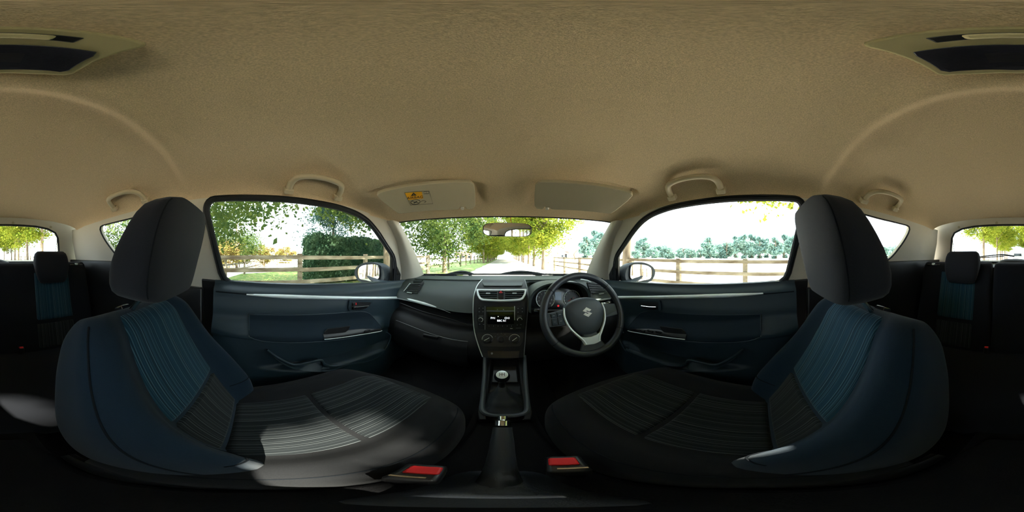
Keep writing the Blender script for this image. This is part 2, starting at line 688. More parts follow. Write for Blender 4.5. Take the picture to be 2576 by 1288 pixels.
# ---- side outlines, measured on the leaning side plane
DOORWIN = [(569, 706), (546, 612), (526, 528), (533, 509), (573, 506.5), (640, 506.5), (697, 508), (778, 516), (853, 529), (899, 546), (923, 563), (946, 590), (965, 619), (986, 648), (990, 680), (992, 711.5), (935, 714.5), (876, 717), (800, 717.5), (713, 716), (630, 712)]
QUART = [(247, 571), (283, 562), (330, 551), (400, 532), (455, 520), (478, 530), (470, 600), (430, 640), (350, 652), (306, 655), (290, 640), (262, 603)]


def side_hole(px, s, sm=3, fr_=0.0):
    P = [PS(u, v) for u, v in px]
    P = [Vector((s * abs(p.x), p.y, p.z)) for p in P]
    return fillet(P, 0.045, 3)


def offset_loop(P, d):
    """grow a loop that lies on the side plane, measured in y,z"""
    k = len(P)
    out = []
    area = sum(P[i].y * P[(i + 1) % k].z - P[(i + 1) % k].y * P[i].z for i in range(k))
    sg = 1 if area > 0 else -1
    for i in range(k):
        a, b = P[i - 1], P[(i + 1) % k]
        ty, tz = b.y - a.y, b.z - a.z
        L = math.hypot(ty, tz) or 1
        ny, nz = sg * tz / L, -sg * ty / L
        y, z = P[i].y + ny * d, P[i].z + nz * d
        out.append(Vector((math.copysign(side_x(z), P[i].x), y, z)))
    return out


def belt(y):
    return -0.121 - 0.066 * y if y > -0.12 else -0.113 + 0.02 * (-(y + 0.12))


SN = {-1: 'passenger', 1: 'driver'}
WN = {-1: 'left', 1: 'right'}
side_loops = {}
for s in (-1, 1):
    dw = side_hole(DOORWIN, s)
    qw = side_hole(QUART, s)
    side_loops[s] = (dw, qw)
    outer = []
    for y, z in [(1.02, -0.20), (0.8, -0.20), (0.4, -0.17), (0.0, -0.145), (-0.32, -0.135), (-0.36, -0.06), (-0.60, -0.055), (-0.9, -0.058), (-1.18, -0.065), (-1.15, 0.10), (-1.11, 0.20)]:
        outer.append((y, z))
    for y in (-0.9, -0.6, -0.3, 0.0, 0.3, 0.5, 0.66, 0.745):
        outer.append((y, cinterp(ZE, y) + 0.012))
    outer += [(0.86, 0.08), (0.95, -0.03)]
    outer = [Vector((s * side_x(z), y, z)) for y, z in outer]
    nrm = Vector((s * 1.0, 0, 0.30)).normalized()
    holes = [offset_loop(dw, 0.012), offset_loop(qw, 0.006)]
    t = MB().prism([outer] + holes, nrm * 0.03).build('trim_%d' % (1 if s < 0 else 2), MT['trim'], bevel=0.004, ang=30)
    tag(t, 'pale grey plastic pillar and window surround trim on the %s side' % SN[s], 'pillar trim', kind='structure')
    # lower, dark part of the door pillar
    m = MB().prism([Vector((s * (side_x(z) - 0.006), y, z)) for y, z in ((-0.03, -0.11), (-0.20, -0.10), (-0.22, -0.60), (-0.02, -0.60))], nrm * 0.02)
    m.build('pillar_foot', MT['black'], t, bevel=0.004)
    # seam where pillar cover meets headliner
    p0 = [Vector((s * (side_x(z) - 0.0015), y, z)) for y, z in ((0.72, 0.150), (0.70, 0.172), (0.665, 0.196))]
    MB().tube(smooth(p0, 5), 0.0012, 5).build('panel_gap', MT['seam'], t)
    # windscreen pillar: bulged cover from the screen edge to the side frame
    rows = []
    SEDGE = [Vector((s * (side_x(q.y) - 0.002), q.x, q.y)) for q in smooth([(0.66, 0.192, 0), (0.77, 0.105, 0), (0.855, 0.0, 0), (0.915, -0.10, 0), (0.95, -0.19, 0)], 6)]
    k = len(SEDGE)
    for i in range(k):
        a = 1 - i / (k - 1)
        W = ws_pt(a, 0 if s < 0 else 1) + Vector((-s * 0.012, -0.006, 0))
        S = SEDGE[i]
        mid = W.lerp(S, 0.5) + Vector((-s * 0.022, -0.03, 0.0))
        q1 = W.lerp(S, 0.22) + Vector((-s * 0.014, -0.022, 0.0))
        q3 = W.lerp(S, 0.80) + Vector((-s * 0.014, -0.014, 0.0))
        back = W.lerp(S, 0.5) + Vector((s * 0.035, 0.02, 0))
        rows.append(smooth([W, q1, mid, q3, S], 4) + [back])
    MB().loft(rows).build('pillar_cover', MT['trim'], t, ang=50)

    # door glass and its rubber
    wn = 2 if s < 0 else 3
    g = MB().prism(offset_loop(dw, 0.014), nrm * 0.004)
    for i in range(len(g.v)):
        g.v[i] = tuple(Vector(g.v[i]) + nrm * 0.018)
    g = g.build('window_%d' % wn, MT['glass'], smooth=False)
    tag(g, 'clear side glass of the %s door' % SN[s], 'window', kind='structure')
    rub = [p - nrm * 0.001 for p in offset_loop(dw, 0.010)]
    path = []
    for i in range(len(rub)):
        a, b = rub[i], rub[(i + 1) % len(rub)]
        path += [a.lerp(b, j / 3) for j in range(3)]
    MB().tube(path, 0.0115, 8, True, flat=1.0).build('window_seal', MT['rubber'], g)
    path2 = [p - nrm * 0.010 for p in offset_loop(dw, 0.021)]
    MB().tube(path2[2:60], 0.0030, 6).build('seal_lip', MT['black'], g)
    # rear quarter glass
    wn = 4 if s < 0 else 5
    g = MB().prism(offset_loop(qw, 0.012), nrm * 0.004)
    for i in range(len(g.v)):
        g.v[i] = tuple(Vector(g.v[i]) + nrm * 0.018)
    g = g.build('window_%d' % wn, MT['glass'], smooth=False)
    tag(g, 'rear quarter glass behind the %s headrest' % SN[s], 'window', kind='structure')
    q = [p + nrm * 0.004 for p in offset_loop(qw, 0.003)]
    path = []
    for i in range(len(q)):
        a, b = q[i], q[(i + 1) % len(q)]
        path += [a.lerp(b, j / 3) for j in range(3)]
    MB().tube(path, 0.005, 8, True).build('window_seal', MT['rubber'], g)
    # side panel beside the rear seat
    r = MB().prism([Vector((s * 0.640, y, z)) for y, z in ((-0.19, -0.135), (-0.32, -0.125), (-0.37, -0.05), (-0.6, -0.03), (-1.25, -0.03), (-1.25, -0.80), (-0.19, -0.80))], (s * 0.03, 0, 0))
    r = r.build('wall_%s' % ('left' if s < 0 else 'right'), MT['black'], bevel=0.006)
    tag(r, 'dark side panel beside the rear seat on the %s side' % SN[s], 'side panel', kind='structure')

# ---- tailgate
HO = Vector((0, -1.13, 0.225))
HN = Vector((0, math.cos(rad(27)), -0.0)).normalized()
hd = (Vector((0, -1.265, -0.06)) - HO).normalized()      # down the glass
HN = Vector((1, 0, 0)).cross(hd).normalized()
if HN.y < 0:
    HN = -HN


def hp(x, d):
    return HO + Vector((x, 0, 0)) + hd * d


REARWIN = [(2393, 659), (2392, 630), (2394, 600), (2401, 586), (2420, 576), (2450, 570), (2490, 567), (2560, 566)]
half = [PL(u, v, HO, HN) for u, v in REARWIN]
loop = [p for p in half] + [Vector((-p.x, p.y, p.z)) for p in reversed(half)]
outer = [hp(-0.78, -0.03), hp(-0.45, -0.06), hp(0, -0.075), hp(0.45, -0.06), hp(0.78, -0.03), hp(0.78, 0.36), hp(-0.78, 0.36)]
hole = loop
gate = MB().prism([outer, hole], -HN * 0.04).build('trim_3', MT['trim'], bevel=0.006)
tag(gate, 'beige plastic tailgate frame round the rear glass', 'tailgate trim', kind='structure')
for x in (-0.42, -0.14, 0.14, 0.42):
    p = hp(x, -0.012 + 0.03 * (x / 0.5) ** 2) + HN * 0.001
    MB().lathe([(0.010, 0), (0.010, 0.002), (0.006, 0.003), (0, 0.0015)], p, HN, 14).build('clip_cap', MT['visor'], gate)
gl = [p + (p - HO - hd * 0.15).normalized() * 0.012 - HN * 0.02 for p in loop]
rg = MB().prism(gl, -HN * 0.004).build('window_6', MT['glass'], smooth=False)
tag(rg, 'rear window in the tailgate', 'window', kind='structure')
path = []
for i in range(len(loop)):
    a, b = loop[i], loop[(i + 1) % len(loop)]
    path += [a.lerp(b, j / 4) - HN * 0.002 for j in range(4)]
MB().tube(path, 0.008, 8, True).build('window_seal', MT['rubber'], rg)
# wire to the heated glass
MB().tube(smooth([hp(0.475, 0.06), hp(0.490, 0.11), hp(0.492, 0.20), hp(0.490, 0.29)], 5), 0.0022, 6).build('heater_wire', MT['black'], rg)
MB().tube(smooth([hp(-0.475, 0.06), hp(-0.490, 0.11), hp(-0.492, 0.20), hp(-0.490, 0.29)], 5), 0.0022, 6).build('heater_wire', MT['black'], rg)
# lower tailgate
m = MB().prism([hp(-0.68, 0.345), hp(0.68, 0.345), Vector((0.68, -1.30, -0.82)), Vector((-0.68, -1.30, -0.82))], (0, -0.03, 0)).build('wall_back', MT['dash_low'])
tag(m, 'dark lower tailgate panel behind the rear seat', 'tailgate', kind='structure')

# ---- floor, bulkhead and lower body
fl = MB()
prof = [(-0.70, -0.74), (-0.20, -0.76), (-0.12, -0.70), (-0.085, -0.645), (0.085, -0.645), (0.12, -0.70), (0.20, -0.76), (0.70, -0.74)]
fl.loft([[Vector((x, y, z)) for x, z in prof] + [Vector((0.70, y, -0.84)), Vector((-0.70, y, -0.84))] for y in (-1.30, 0.2, 0.8, 1.18)])
fl = fl.build('floor', MT['carpet'], ang=30)
tag(fl, 'black carpet with a raised centre tunnel', 'car floor', kind='structure')
m = MB().box((0, 1.20, -0.50), (1.44, 0.04, 0.70)).build('wall_front', MT['carpet'], smooth=False)
tag(m, 'black bulkhead behind the dashboard', 'bulkhead', kind='structure')

# ================================================================== DOORS
def door_x(y, z):
    """inner face of a door card, |x| at (y, z)"""
    h = belt(y) - z
    x = 0.664 - 0.030 * sstep(-0.005, 0.03, h) - 0.010 * sstep(0.03, 0.10, h)
    # armrest shelf and swell
    hl = 0.205 + 0.085 * max(0, y)
    ya = sstep(-0.30, 0.0, y) * (1 - sstep(0.58, 0.70, y))
    x -= 0.052 * ya * sstep(hl - 0.085, hl - 0.02, h) * (1 - sstep(hl - 0.005, hl + 0.018, h))
    # pocket swell low down
    yp = sstep(0.0, 0.25, y) * (1 - sstep(0.62, 0.80, y))
    hp_ = 0.385
    x -= 0.045 * yp * sstep(hp_ - 0.012, hp_ + 0.012, h)
    x += 0.020 * yp * sstep(hl + 0.0, hl + 0.03, h) * (1 - sstep(hp_ - 0.012, hp_ + 0.012, h))
    return x


def door_patch(mb, s, y0, y1, zt, zb, off, nu, nv, th=0.010):
    def fn(a, b):
        y = y0 + (y1 - y0) * a
        z = zb(y) + (zt(y) - zb(y)) * b
        return Vector((s * (door_x(y, z) - off), y, z))
    return mb.shell(fn, nu, nv, (s * th, 0, 0))


def tabf(*pts):
    return lambda y: cinterp(list(pts), y)


for s in (-1, 1):
    dn = 'door_%d' % (1 if s < 0 else 2)
    d = empty(dn, (s * 0.66, 0.4, -0.45), 'dark %s door with silver strip and moulded armrest' % SN[s], 'car door', kind='structure')
    m = MB()
    m.shell(lambda a, b: Vector((s * door_x(-0.14 + 1.16 * a, belt(-0.14 + 1.16 * a) + 0.012 - 0.62 * b), -0.14 + 1.16 * a, belt(-0.14 + 1.16 * a) + 0.012 - 0.62 * b)), 60, 90, (s * 0.03, 0, 0))
    m.build('door_card', MT['door'], d, ang=60)
    # top pad line: a thin dark groove between the sill pad and the card
    MB().tube([Vector((s * (door_x(y, belt(y) - 0.035) - 0.001), y, belt(y) - 0.030 - 0.012 * max(0, y))) for y in np.linspace(-0.13, 0.20, 12)], 0.0025, 6).build('panel_gap', MT['seam'], d)
    # silver strip, tapering towards the rear
    pts, rr = [], []
    st = smooth([PX(620, 741.5, -0.628), PX(700, 746, -0.628), PX(780, 748.5, -0.628), PX(860, 750, -0.626), PX(940, 750, -0.626), PX(1000, 749.5, -0.622)], 5)
    st = [Vector((s * abs(p.x), p.y, p.z)) for p in st]
    if s > 0:
        st = [p + Vector((0, 0, 0.004)) for p in st]
    for i, p in enumerate(st):
        f = i / (len(st) - 1)
        pts.append(Vector((s * (door_x(p.y, p.z) - 0.001), p.y, p.z)))
        rr.append(0.0035 + 0.0050 * sstep(0, 0.25, f))
    MB().tube(pts, rr, 10, flat=1.0).build('trim_strip', MT['silver'], d)['label'] = 'slim silver strip'
    # padded cloth insert with armrest
    zt = tabf((-0.01, -0.232), (0.1, -0.238), (0.35, -0.262), (0.50, -0.283), (0.555, -0.302), (0.59, -0.335), (0.61, -0.385))
    zb = tabf((-0.01, -0.300), (0.03, -0.322), (0.1, -0.338), (0.3, -0.368), (0.5, -0.402), (0.61, -0.422))
    ar = door_patch(MB(), s, 0.0, 0.61, zt, zb, 0.006, 40, 20).build('armrest', MT['door_cloth'], d, ang=60)
    edge = [Vector((s * (door_x(y, zt(y)) - 0.004), y, zt(y))) for y in np.linspace(0.0, 0.61, 30)] + [Vector((s * (door_x(y, zb(y)) - 0.007), y, zb(y))) for y in np.linspace(0.61, 0.0, 30)]
    MB().tube(edge, 0.0022, 6, True).build('piping', MT['door'], ar)
    # switch panel along the armrest front
    sp0 = tabf((0.27, -0.330), (0.45, -0.352), (0.60, -0.395))
    sp1 = tabf((0.27, -0.352), (0.45, -0.380), (0.60, -0.408))
    sw = door_patch(MB(), s, 0.28, 0.60, sp0, sp1, 0.010, 20, 6, 0.02).build('switch_panel', MT['black'], d, ang=60)
    MB().tube([Vector((s * (door_x(y, sp1(y)) - 0.013), y, sp1(y) + 0.002)) for y in np.linspace(0.28, 0.60, 20)], 0.0018, 6).build('chrome_line', MT['silver'], sw)
    # pull cup
    m = MB()
    cup = [(0.285, -0.322), (0.30, -0.310), (0.41, -0.322), (0.40, -0.340), (0.385, -0.348), (0.285, -0.345)]
    m.prism([Vector((s * (door_x(0.34, -0.335) - 0.012), y, z)) for y, z in cup], (-s * 0.004, 0, 0))
    m.build('pull_cup', MT['black'], d, bevel=0.0015)
    ns = 1 if s < 0 else 3
    for k in range(ns):
        y = 0.50 - 0.045 * k if s > 0 else 0.50
        z = sp0(y) - 0.006
        MB().box((s * (door_x(y, z) - 0.016), y, z), (0.008, 0.030, 0.010)).build('window_switch', MT['black'], sw, bevel=0.002)
    # inner release handle
    def hy(u, v):
        p = PX(u, v, -0.617)
        return p
    bz = [hy(u, v) for u, v in ((880, 756), (939, 756), (936, 766), (926, 777), (912, 783), (879, 783), (876, 776))]
    bz = [Vector((s * abs(p.x), p.y, p.z)) for p in bz]
    hb = MB().prism(fillet(bz, 0.008), (s * 0.02, 0, 0)).build('handle_bezel', MT['door'], d, bevel=0.0015)
    inn = [hy(u, v) for u, v in ((885, 760), (934, 760), (930, 768), (921, 776), (910, 779.5), (884, 779.5))]
    inn = [Vector((s * (abs(p.x) - 0.0008), p.y, p.z)) for p in inn]
    MB().prism(fillet(inn, 0.006), (s * 0.004, 0, 0)).build('handle_cup', MT['black'], hb)
    lv = [hy(u, v) for u, v in ((885, 772), (905, 771.5), (923, 769), (917, 774.5), (908, 777.5), (886, 777.5))]
    lv = [Vector((s * (abs(p.x) - 0.0015), p.y, p.z)) for p in lv]
    MB().prism(fillet(lv, 0.003), (-s * 0.010, 0, 0)).build('release_lever', MT['gloss'], hb, bevel=0.0015)
    ln = [hy(u, v) for u, v in ((886, 771), (905, 770.5), (923, 768))]
    MB().tube([Vector((s * (abs(p.x) - 0.0125), p.y, p.z)) for p in ln], 0.0020, 6).build('lever_edge', MT['chrome'], hb)
    if s < 0:
        c = hy(889, 764.5)
        MB().box((s * (abs(c.x) - 0.004), c.y, c.z), (0.008, 0.016, 0.016)).build('lock_button', MT['black'], hb, bevel=0.002)
        c = hy(894, 764)
        MB().box((s * (abs(c.x) - 0.003), c.y, c.z), (0.006, 0.005, 0.010)).build('lock_mark', MT['red'], hb)
    # map pocket lip, a curved rail swelling out of the card
    lip = [(672, 880), (700, 900), (738, 917), (775, 912), (806, 906), (815, 916), (836, 921), (880, 915), (925, 908), (955, 893), (975, 868), (982, 845), (972, 836)]
    lp = smooth([PX(u, v, -0.585) for u, v in lip], 5)
    lp = [Vector((s * abs(p.x), p.y, p.z)) for p in lp]
    MB().tube(lp, [0.004 + 0.004 * math.sin(PI * i / (len(lp) - 1)) for i in range(len(lp))], 8).build('pocket_lip', MT['door'], d)
    up_ = smooth([PX(u, v, -0.606) for u, v in ((672, 880), (700, 900), (738, 917), (775, 911), (806, 905), (815, 915), (836, 920), (880, 914))], 4)
    lo_ = smooth([PX(u, v, -0.572) for u, v in ((676, 886), (702, 909), (738, 928), (775, 934), (806, 936), (815, 935), (836, 932), (880, 918))], 4)
    rr_ = []
    for a, b in zip(up_, lo_):
        a, b = Vector((s * abs(a.x), a.y, a.z)), Vector((s * abs(b.x), b.y, b.z))
        rr_.append([a, b, b + Vector((s * 0.02, 0, -0.012)), a + Vector((s * 0.03, 0, -0.01))])
    MB().loft(rr_).build('pocket_front', MT['door'], d, ang=35)
    # mirror sail in the front corner of the window
    sl = [PS(u, v) for u, v in ((1003, 716), (983, 715), (983, 640), (992, 660), (1006, 690))]
    sl = [Vector((s * (abs(p.x) - 0.010), p.y, p.z)) for p in sl]
    MB().prism(sl, (s * 0.02, 0, 0.006)).build('mirror_sail', MT['black'], d, bevel=0.004)
    MB().tube([p + Vector((-s * 0.004, 0, 0)) for p in (sl[1] + Vector((0, 0.012, 0.012)), sl[1].lerp(sl[2], 0.55) + Vector((0, 0.016, 0)))], 0.0035, 6).build('sail_rib', MT['rubber'], d)

    # ---- wing mirror outside
    wm = empty('wing_mirror', (s * 0.74, 0.78, -0.19), 'black wing mirror outside the %s window' % SN[s], 'wing mirror', 'wing mirrors')
    yb = 0.735
    OUT = [(891, 690), (893, 676), (903, 666), (920, 660), (938, 660), (950, 663), (962, 672), (968, 690), (966, 705), (957, 713), (938, 716), (917, 713), (900, 706)]
    mo_, mn_ = Vector((-0.85, yb, -0.12)), Vector((0.36, -1, 0.05)).normalized()
    P = smooth([PL(u, v, mo_, mn_) for u, v in OUT], 4, True)
    cx = sum(p.x for p in P) / len(P)
    cy = sum(p.y for p in P) / len(P)
    cz = sum(p.z for p in P) / len(P)
    rings = []
    for f, dy in ((0.90, 0.004), (0.97, 0.0), (1.0, 0.006), (1.0, 0.03), (0.93, 0.06), (0.78, 0.088), (0.5, 0.108), (0.15, 0.114)):
        rings.append([Vector((-s * (cx + (p.x - cx) * f + dy * 0.25), cy + (p.y - cy) * f + dy, cz + (p.z - cz) * f)) for p in P])
    MB().loft(rings).build('housing', MT['housing'], wm, ang=60)
    GLS = [(899, 690), (900, 677), (908, 669), (922, 665), (941, 664), (952, 668), (955, 684), (954, 699), (946, 704), (936, 709), (920, 706), (904, 702)]
    G2 = smooth([PL(u, v, mo_ + mn_ * 0.004, mn_) for u, v in GLS], 3, True)
    G2 = [Vector((-s * p.x, p.y, p.z)) for p in G2]
    MB().prism(G2, (0, 0.006, 0)).build('mirror_glass', MT['mirror'], wm, smooth=False)
    MB().tube(G2, 0.0035, 6, True).build('glass_rim', MT['black'], wm)
    a = Vector((s * 0.79, 0.80, -0.175))
    MB().loft([[Vector((s * xx, 0.78 + 0.045 * math.cos(t), zz + 0.022 * math.sin(t))) for t in np.linspace(0, 2 * PI, 13)[:-1]] for xx, zz in ((0.69, -0.185), (0.74, -0.178), (0.80, -0.155), (0.85, -0.13))]).build('mounting_arm', MT['housing'], wm)
    # outer skin of the body side
    sk = MB()
    sk.shell(lambda a, b: Vector((s * (0.715 + 0.055 * math.sin(PI * min(1, b * 1.1)) + 0.02 * b), -1.25 + 2.5 * a, belt(-1.25 + 2.5 * a) - 0.012 - 0.62 * b)), 24, 12, (s * 0.012, 0, 0))
    o = sk.build('body_side', MT['paint'])
    tag(o, 'green outer bodywork below the %s windows' % SN[s], 'bodywork')
    MB().tube(smooth([Vector((s * 0.79, 0.02, -0.235)), Vector((s * 0.815, 0.06, -0.235)), Vector((s * 0.815, 0.16, -0.237)), Vector((s * 0.79, 0.20, -0.238))], 5), 0.012, 8).build('door_handle', MT['chrome'], o)

bn = MB().shell(lambda a, b: Vector(((2 * b - 1) * 0.66, 1.24 + 0.85 * a, -0.17 - 0.05 * a - 0.20 * a ** 4 - 0.05 * (2 * b - 1) ** 4)), 20, 20, (0, 0, -0.012)).build('bonnet', MT['paint'])
tag(bn, 'sloping green bonnet hidden behind the dashboard', 'bonnet')

# ================================================================== FRONT SEATS
def sgnpow(a, e):
    return math.copysign(abs(a) ** e, a)


AL = rad(24)
AX = Vector((0, -math.sin(AL), math.cos(AL)))
DP = Vector((0, math.cos(AL), math.sin(AL)))


class Back:
    """the backrest: rings of a soft box with side bolsters along a leaning axis"""

    def __init__(self, cx, dy, L=0.475):
        self.cx, self.dy, self.L = cx, dy, L

    def dims(self, s):
        W = cinterp([(-0.1, 0.205), (0.15, 0.222), (0.4, 0.225), (0.7, 0.208), (0.9, 0.188), (1.0, 0.172)], s)
        T = cinterp([(-0.1, 0.17), (0.3, 0.195), (0.7, 0.175), (0.9, 0.14), (1.0, 0.12)], s)
        b = cinterp([(-0.1, 0.05), (0.12, 0.078), (0.35, 0.070), (0.6, 0.045), (0.85, 0.028), (1.0, 0.012)], s)
        k = 1.0
        if s > 0.86:
            q = min(1.0, (s - 0.86) / 0.14)
            k = math.sqrt(max(0.0, 1 - q * q))
            T *= 0.25 + 0.75 * k
            W *= 0.86 + 0.14 * k
        return W, T, b, k

    def centre(self, s):
        W, T, b, k = self.dims(s)
        f = Vector((self.cx, -0.035 + self.dy, -0.545)) + AX * (s * self.L)
        t0 = cinterp([(-0.1, 0.17), (0.3, 0.195), (0.7, 0.175), (0.9, 0.14), (1.0, 0.12)], s)
        return f - DP * (t0 / 2)

    def bump(self, wv):
        a = abs(wv)
        return sstep(0.50, 0.80, a) * (1 - 0.5 * sstep(0.86, 1.0, a))

    def pt(self, s, th):
        W, T, b, k = self.dims(s)
        e = 0.42
        x = W * sgnpow(math.cos(th), e)
        d = T / 2 * sgnpow(math.sin(th), e)
        if math.sin(th) > 0:
            d += b * self.bump(x / W) * (abs(math.sin(th)) ** 0.3)
        return self.centre(s) + Vector((x, 0, 0)) + DP * d

    def front(self, s, wv, off=0.0):
        W, T, b, k = self.dims(s)
        e = 0.42
        c = abs(wv) ** (1 / e)
        sn = math.sqrt(max(0, 1 - c * c))
        d = T / 2 * sn ** e + b * self.bump(wv) * sn ** 0.3
        return self.centre(s) + Vector((W * wv, 0, 0)) + DP * (d + off)


class Cush:
    def __init__(self, cx, dy):
        self.cx, self.dy = cx, dy

    def ring(self, t):
        """t 0 rear .. 1 front"""
        y = -0.16 + 0.625 * t + self.dy
        q = max(0.0, (t - 0.80) / 0.20)
        k = math.sqrt(max(0.0, 1 - q * q))
        W = cinterp([(0, 0.215), (0.4, 0.232), (0.75, 0.236), (1, 0.228)], t) * (0.80 + 0.20 * k)
        H = 0.165 * (0.30 + 0.70 * k)
        zt = cinterp([(0, -0.555), (0.3, -0.548), (0.7, -0.522), (0.85, -0.520), (1, -0.560)], t)
        b = cinterp([(0, 0.020), (0.35, 0.034), (0.7, 0.030), (0.9, 0.014), (1, 0.0)], t)
        return y, W, H, zt, b

    def bump(self, wv):
        a = abs(wv)
        return sstep(0.50, 0.78, a) * (1 - 0.35 * sstep(0.85, 1, a))

    def top(self, t, wv, off=0.0):
        y, W, H, zt, b = self.ring(t)
        e = 0.45
        c = abs(wv) ** (1 / e)
        sn = math.sqrt(max(0, 1 - c * c))
        return Vector((self.cx + W * wv, y - 0.045 * wv * wv * sstep(0.5, 1, t), zt - H / 2 + H / 2 * sn ** e + b * self.bump(wv) * sn ** 0.3 + off))

    def pt(self, t, th):
        y, W, H, zt, b = self.ring(t)
        e = 0.45
        x = W * sgnpow(math.cos(th), e)
        z = H / 2 * sgnpow(math.sin(th), e)
        if math.sin(th) > 0:
            z += b * self.bump(x / W) * abs(math.sin(th)) ** 0.3
        wv = x / W
        return Vector((self.cx + x, y - 0.045 * wv * wv * sstep(0.5, 1, t), zt - H / 2 + z))


def patch(mb, fn, a0, a1, w0, w1, na, nw, up):
    """a padded panel lying on a seat surface, its border tucked in"""
    def g(i, j):
        a = a0 + (a1 - a0) * i
        wv = w0 + (w1 - w0) * j
        ed = min(i, 1 - i, j * 1.0, 1 - j)
        off = -0.004 + 0.009 * sstep(0, 0.045, ed)
        return fn(a, wv, off)
    return mb.shell(g, na, nw, up)


def make_seat(s, cx, dy, hy, hx):
    seat = empty('front_seat', (cx, 0.1, -0.74), 'dark blue cloth %s with striped centre panels' % ('passenger seat beside the sunlit cushion' if s < 0 else 'driver seat behind the steering wheel'), 'car seat', 'front seats')
    B, K = Back(cx, dy), Cush(cx * 0.97, dy)
    ths = [2 * PI * j / 72 for j in range(72)]
    S = [-0.10 + 0.96 * i / 24 for i in range(25)] + [0.86 + 0.14 * math.sin(PI / 2 * i / 9) for i in range(1, 10)]
    MB().loft([[B.pt(a, t) for t in ths] for a in S]).build('backrest', MT['seat'], seat, ang=70)
    p = patch(MB(), B.front, 0.36, 0.985, -0.56, 0.56, 40, 30, -DP * 0.01).build('upper_insert', MT['insert'], seat, ang=70)
    p['label'] = 'teal striped cloth panel'
    p = patch(MB(), B.front, 0.02, 0.355, -0.56, 0.56, 24, 30, -DP * 0.01).build('lumbar_insert', MT['insert_low'], seat, ang=70)
    p['label'] = 'grey striped lumbar panel'
    for wv in (-0.965, 0.965):
        MB().tube([B.front(a, wv, 0.002) for a in np.linspace(0.0, 0.965, 44)], 0.0020, 6).build('seam', MT['seam'], seat)
    inw = 0.58 if s < 0 else -0.58
    sg = 1 if s < 0 else -1
    for q in (1, -1):
        MB().tube([B.front(0.16 - 0.02 * math.sin(PI * f), q * (0.58 + 0.31 * f), 0.001) for f in np.linspace(0, 1, 14)], 0.0016, 6).build('cross_seam', MT['seam'], seat)
    # cushion
    TT = [0.80 * i / 26 for i in range(27)] + [0.80 + 0.20 * math.sin(PI / 2 * i / 10) for i in range(1, 11)]
    MB().loft([[K.pt(t, th) for th in ths] for t in TT]).build('cushion', MT['seat_low'], seat, ang=70)
    patch(MB(), K.top, 0.20, 0.52, -0.55, 0.55, 20, 30, (0, 0, -0.01)).build('rear_insert', MT['insert_low'], seat, ang=70)
    patch(MB(), K.top, 0.525, 0.945, -0.55, 0.55, 30, 30, (0, 0, -0.01)).build('front_insert', MT['insert_low'], seat, ang=70)
    for wv in (-0.91, 0.91):
        MB().tube([K.top(t, wv, 0.0) for t in np.linspace(0.12, 0.93, 34)], 0.0018, 6).build('seam', MT['seam'], seat)
    # base and runners
    MB().box((cx, 0.10 + dy, -0.700), (0.36, 0.42, 0.06)).build('seat_base', MT['black'], seat, bevel=0.01)
    for q in (-1, 1):
        MB().box((cx + q * 0.17, 0.12 + dy, -0.737), (0.04, 0.50, 0.030)).build('runner', MT['chrome'] if q * s < 0 else MT['black'], seat, bevel=0.004)
    MB().loft([[Vector((cx - s * 0.225 + 0.012 * math.cos(t) * s, yy, zz + hh * math.sin(t))) for t in np.linspace(0, 2 * PI, 17)[:-1]] for yy, zz, hh in ((-0.20, -0.62, 0.008), (-0.12, -0.635, 0.05), (0.02, -0.655, 0.05), (0.16, -0.66, 0.035), (0.24, -0.66, 0.008))]).build('side_cover', MT['black'], seat)
    # headrest
    hr = MB()
    rings = []
    zb, zt = -0.092, 0.112
    for f in [0.0, 0.01, 0.035, 0.08, 0.16, 0.28, 0.40, 0.52, 0.64, 0.75, 0.85, 0.92, 0.965, 0.99, 1.0]:
        z = zb + (zt - zb) * f
        rx = cinterp([(0, 0.098), (0.05, 0.118), (0.2, 0.131), (0.45, 0.139), (0.7, 0.137), (0.88, 0.126), (0.96, 0.110), (1, 0.080)], f)
        ry = cinterp([(0, 0.040), (0.05, 0.053), (0.2, 0.058), (0.45, 0.053), (0.7, 0.041), (0.88, 0.032), (0.96, 0.024), (1, 0.012)], f)
        yc = hy - 0.022 + 0.046 * f - ry
        rings.append([Vector((hx + rx * sgnpow(math.cos(t), 0.30), yc + ry * sgnpow(math.sin(t), 0.40) + (0.008 * (1 - (rx * sgnpow(math.cos(t), 0.30) / 0.14) ** 2) if math.sin(t) > 0 else 0), z)) for t in ths])
    h = MB().loft(rings).build('headrest', MT['rest'], seat, ang=70)
    for q in (-1, 1):
        pth = []
        for f in np.linspace(0.06, 0.95, 24):
            z = zb + (zt - zb) * f
            rx = cinterp([(0, 0.098), (0.05, 0.118), (0.2, 0.131), (0.45, 0.139), (0.7, 0.137), (0.88, 0.126), (0.96, 0.110), (1, 0.080)], f)
            ry = cinterp([(0, 0.040), (0.05, 0.053), (0.2, 0.058), (0.45, 0.053), (0.7, 0.041), (0.88, 0.032), (0.96, 0.024), (1, 0.012)], f)
            t = rad(40)
            yc = hy - 0.022 + 0.046 * f - ry
            pth.append(Vector((hx + q * rx * math.cos(t) ** 0.30 * 1.0, yc + ry * math.sin(t) ** 0.4 + 0.0025, z)))
        MB().tube(pth, 0.0013, 5).build('seam', MT['seam'], h)
    for q in (-1, 1):
        px = hx + q * 0.065
        top = B.centre(0.97)
        MB().tube([Vector((px, top.y, top.z - 0.02)), Vector((px, hy - 0.055, zb + 0.03))], 0.006, 10).build('post', MT['chrome'], h)
        MB().lathe([(0.020, 0.0), (0.022, 0.004), (0.018, 0.014), (0.008, 0.015), (0.008, 0.0)], Vector((px, top.y + 0.003, top.z - 0.001 + 0.012)), AX, 4).build('post_guide', MT['gloss'], h, bevel=0.002)
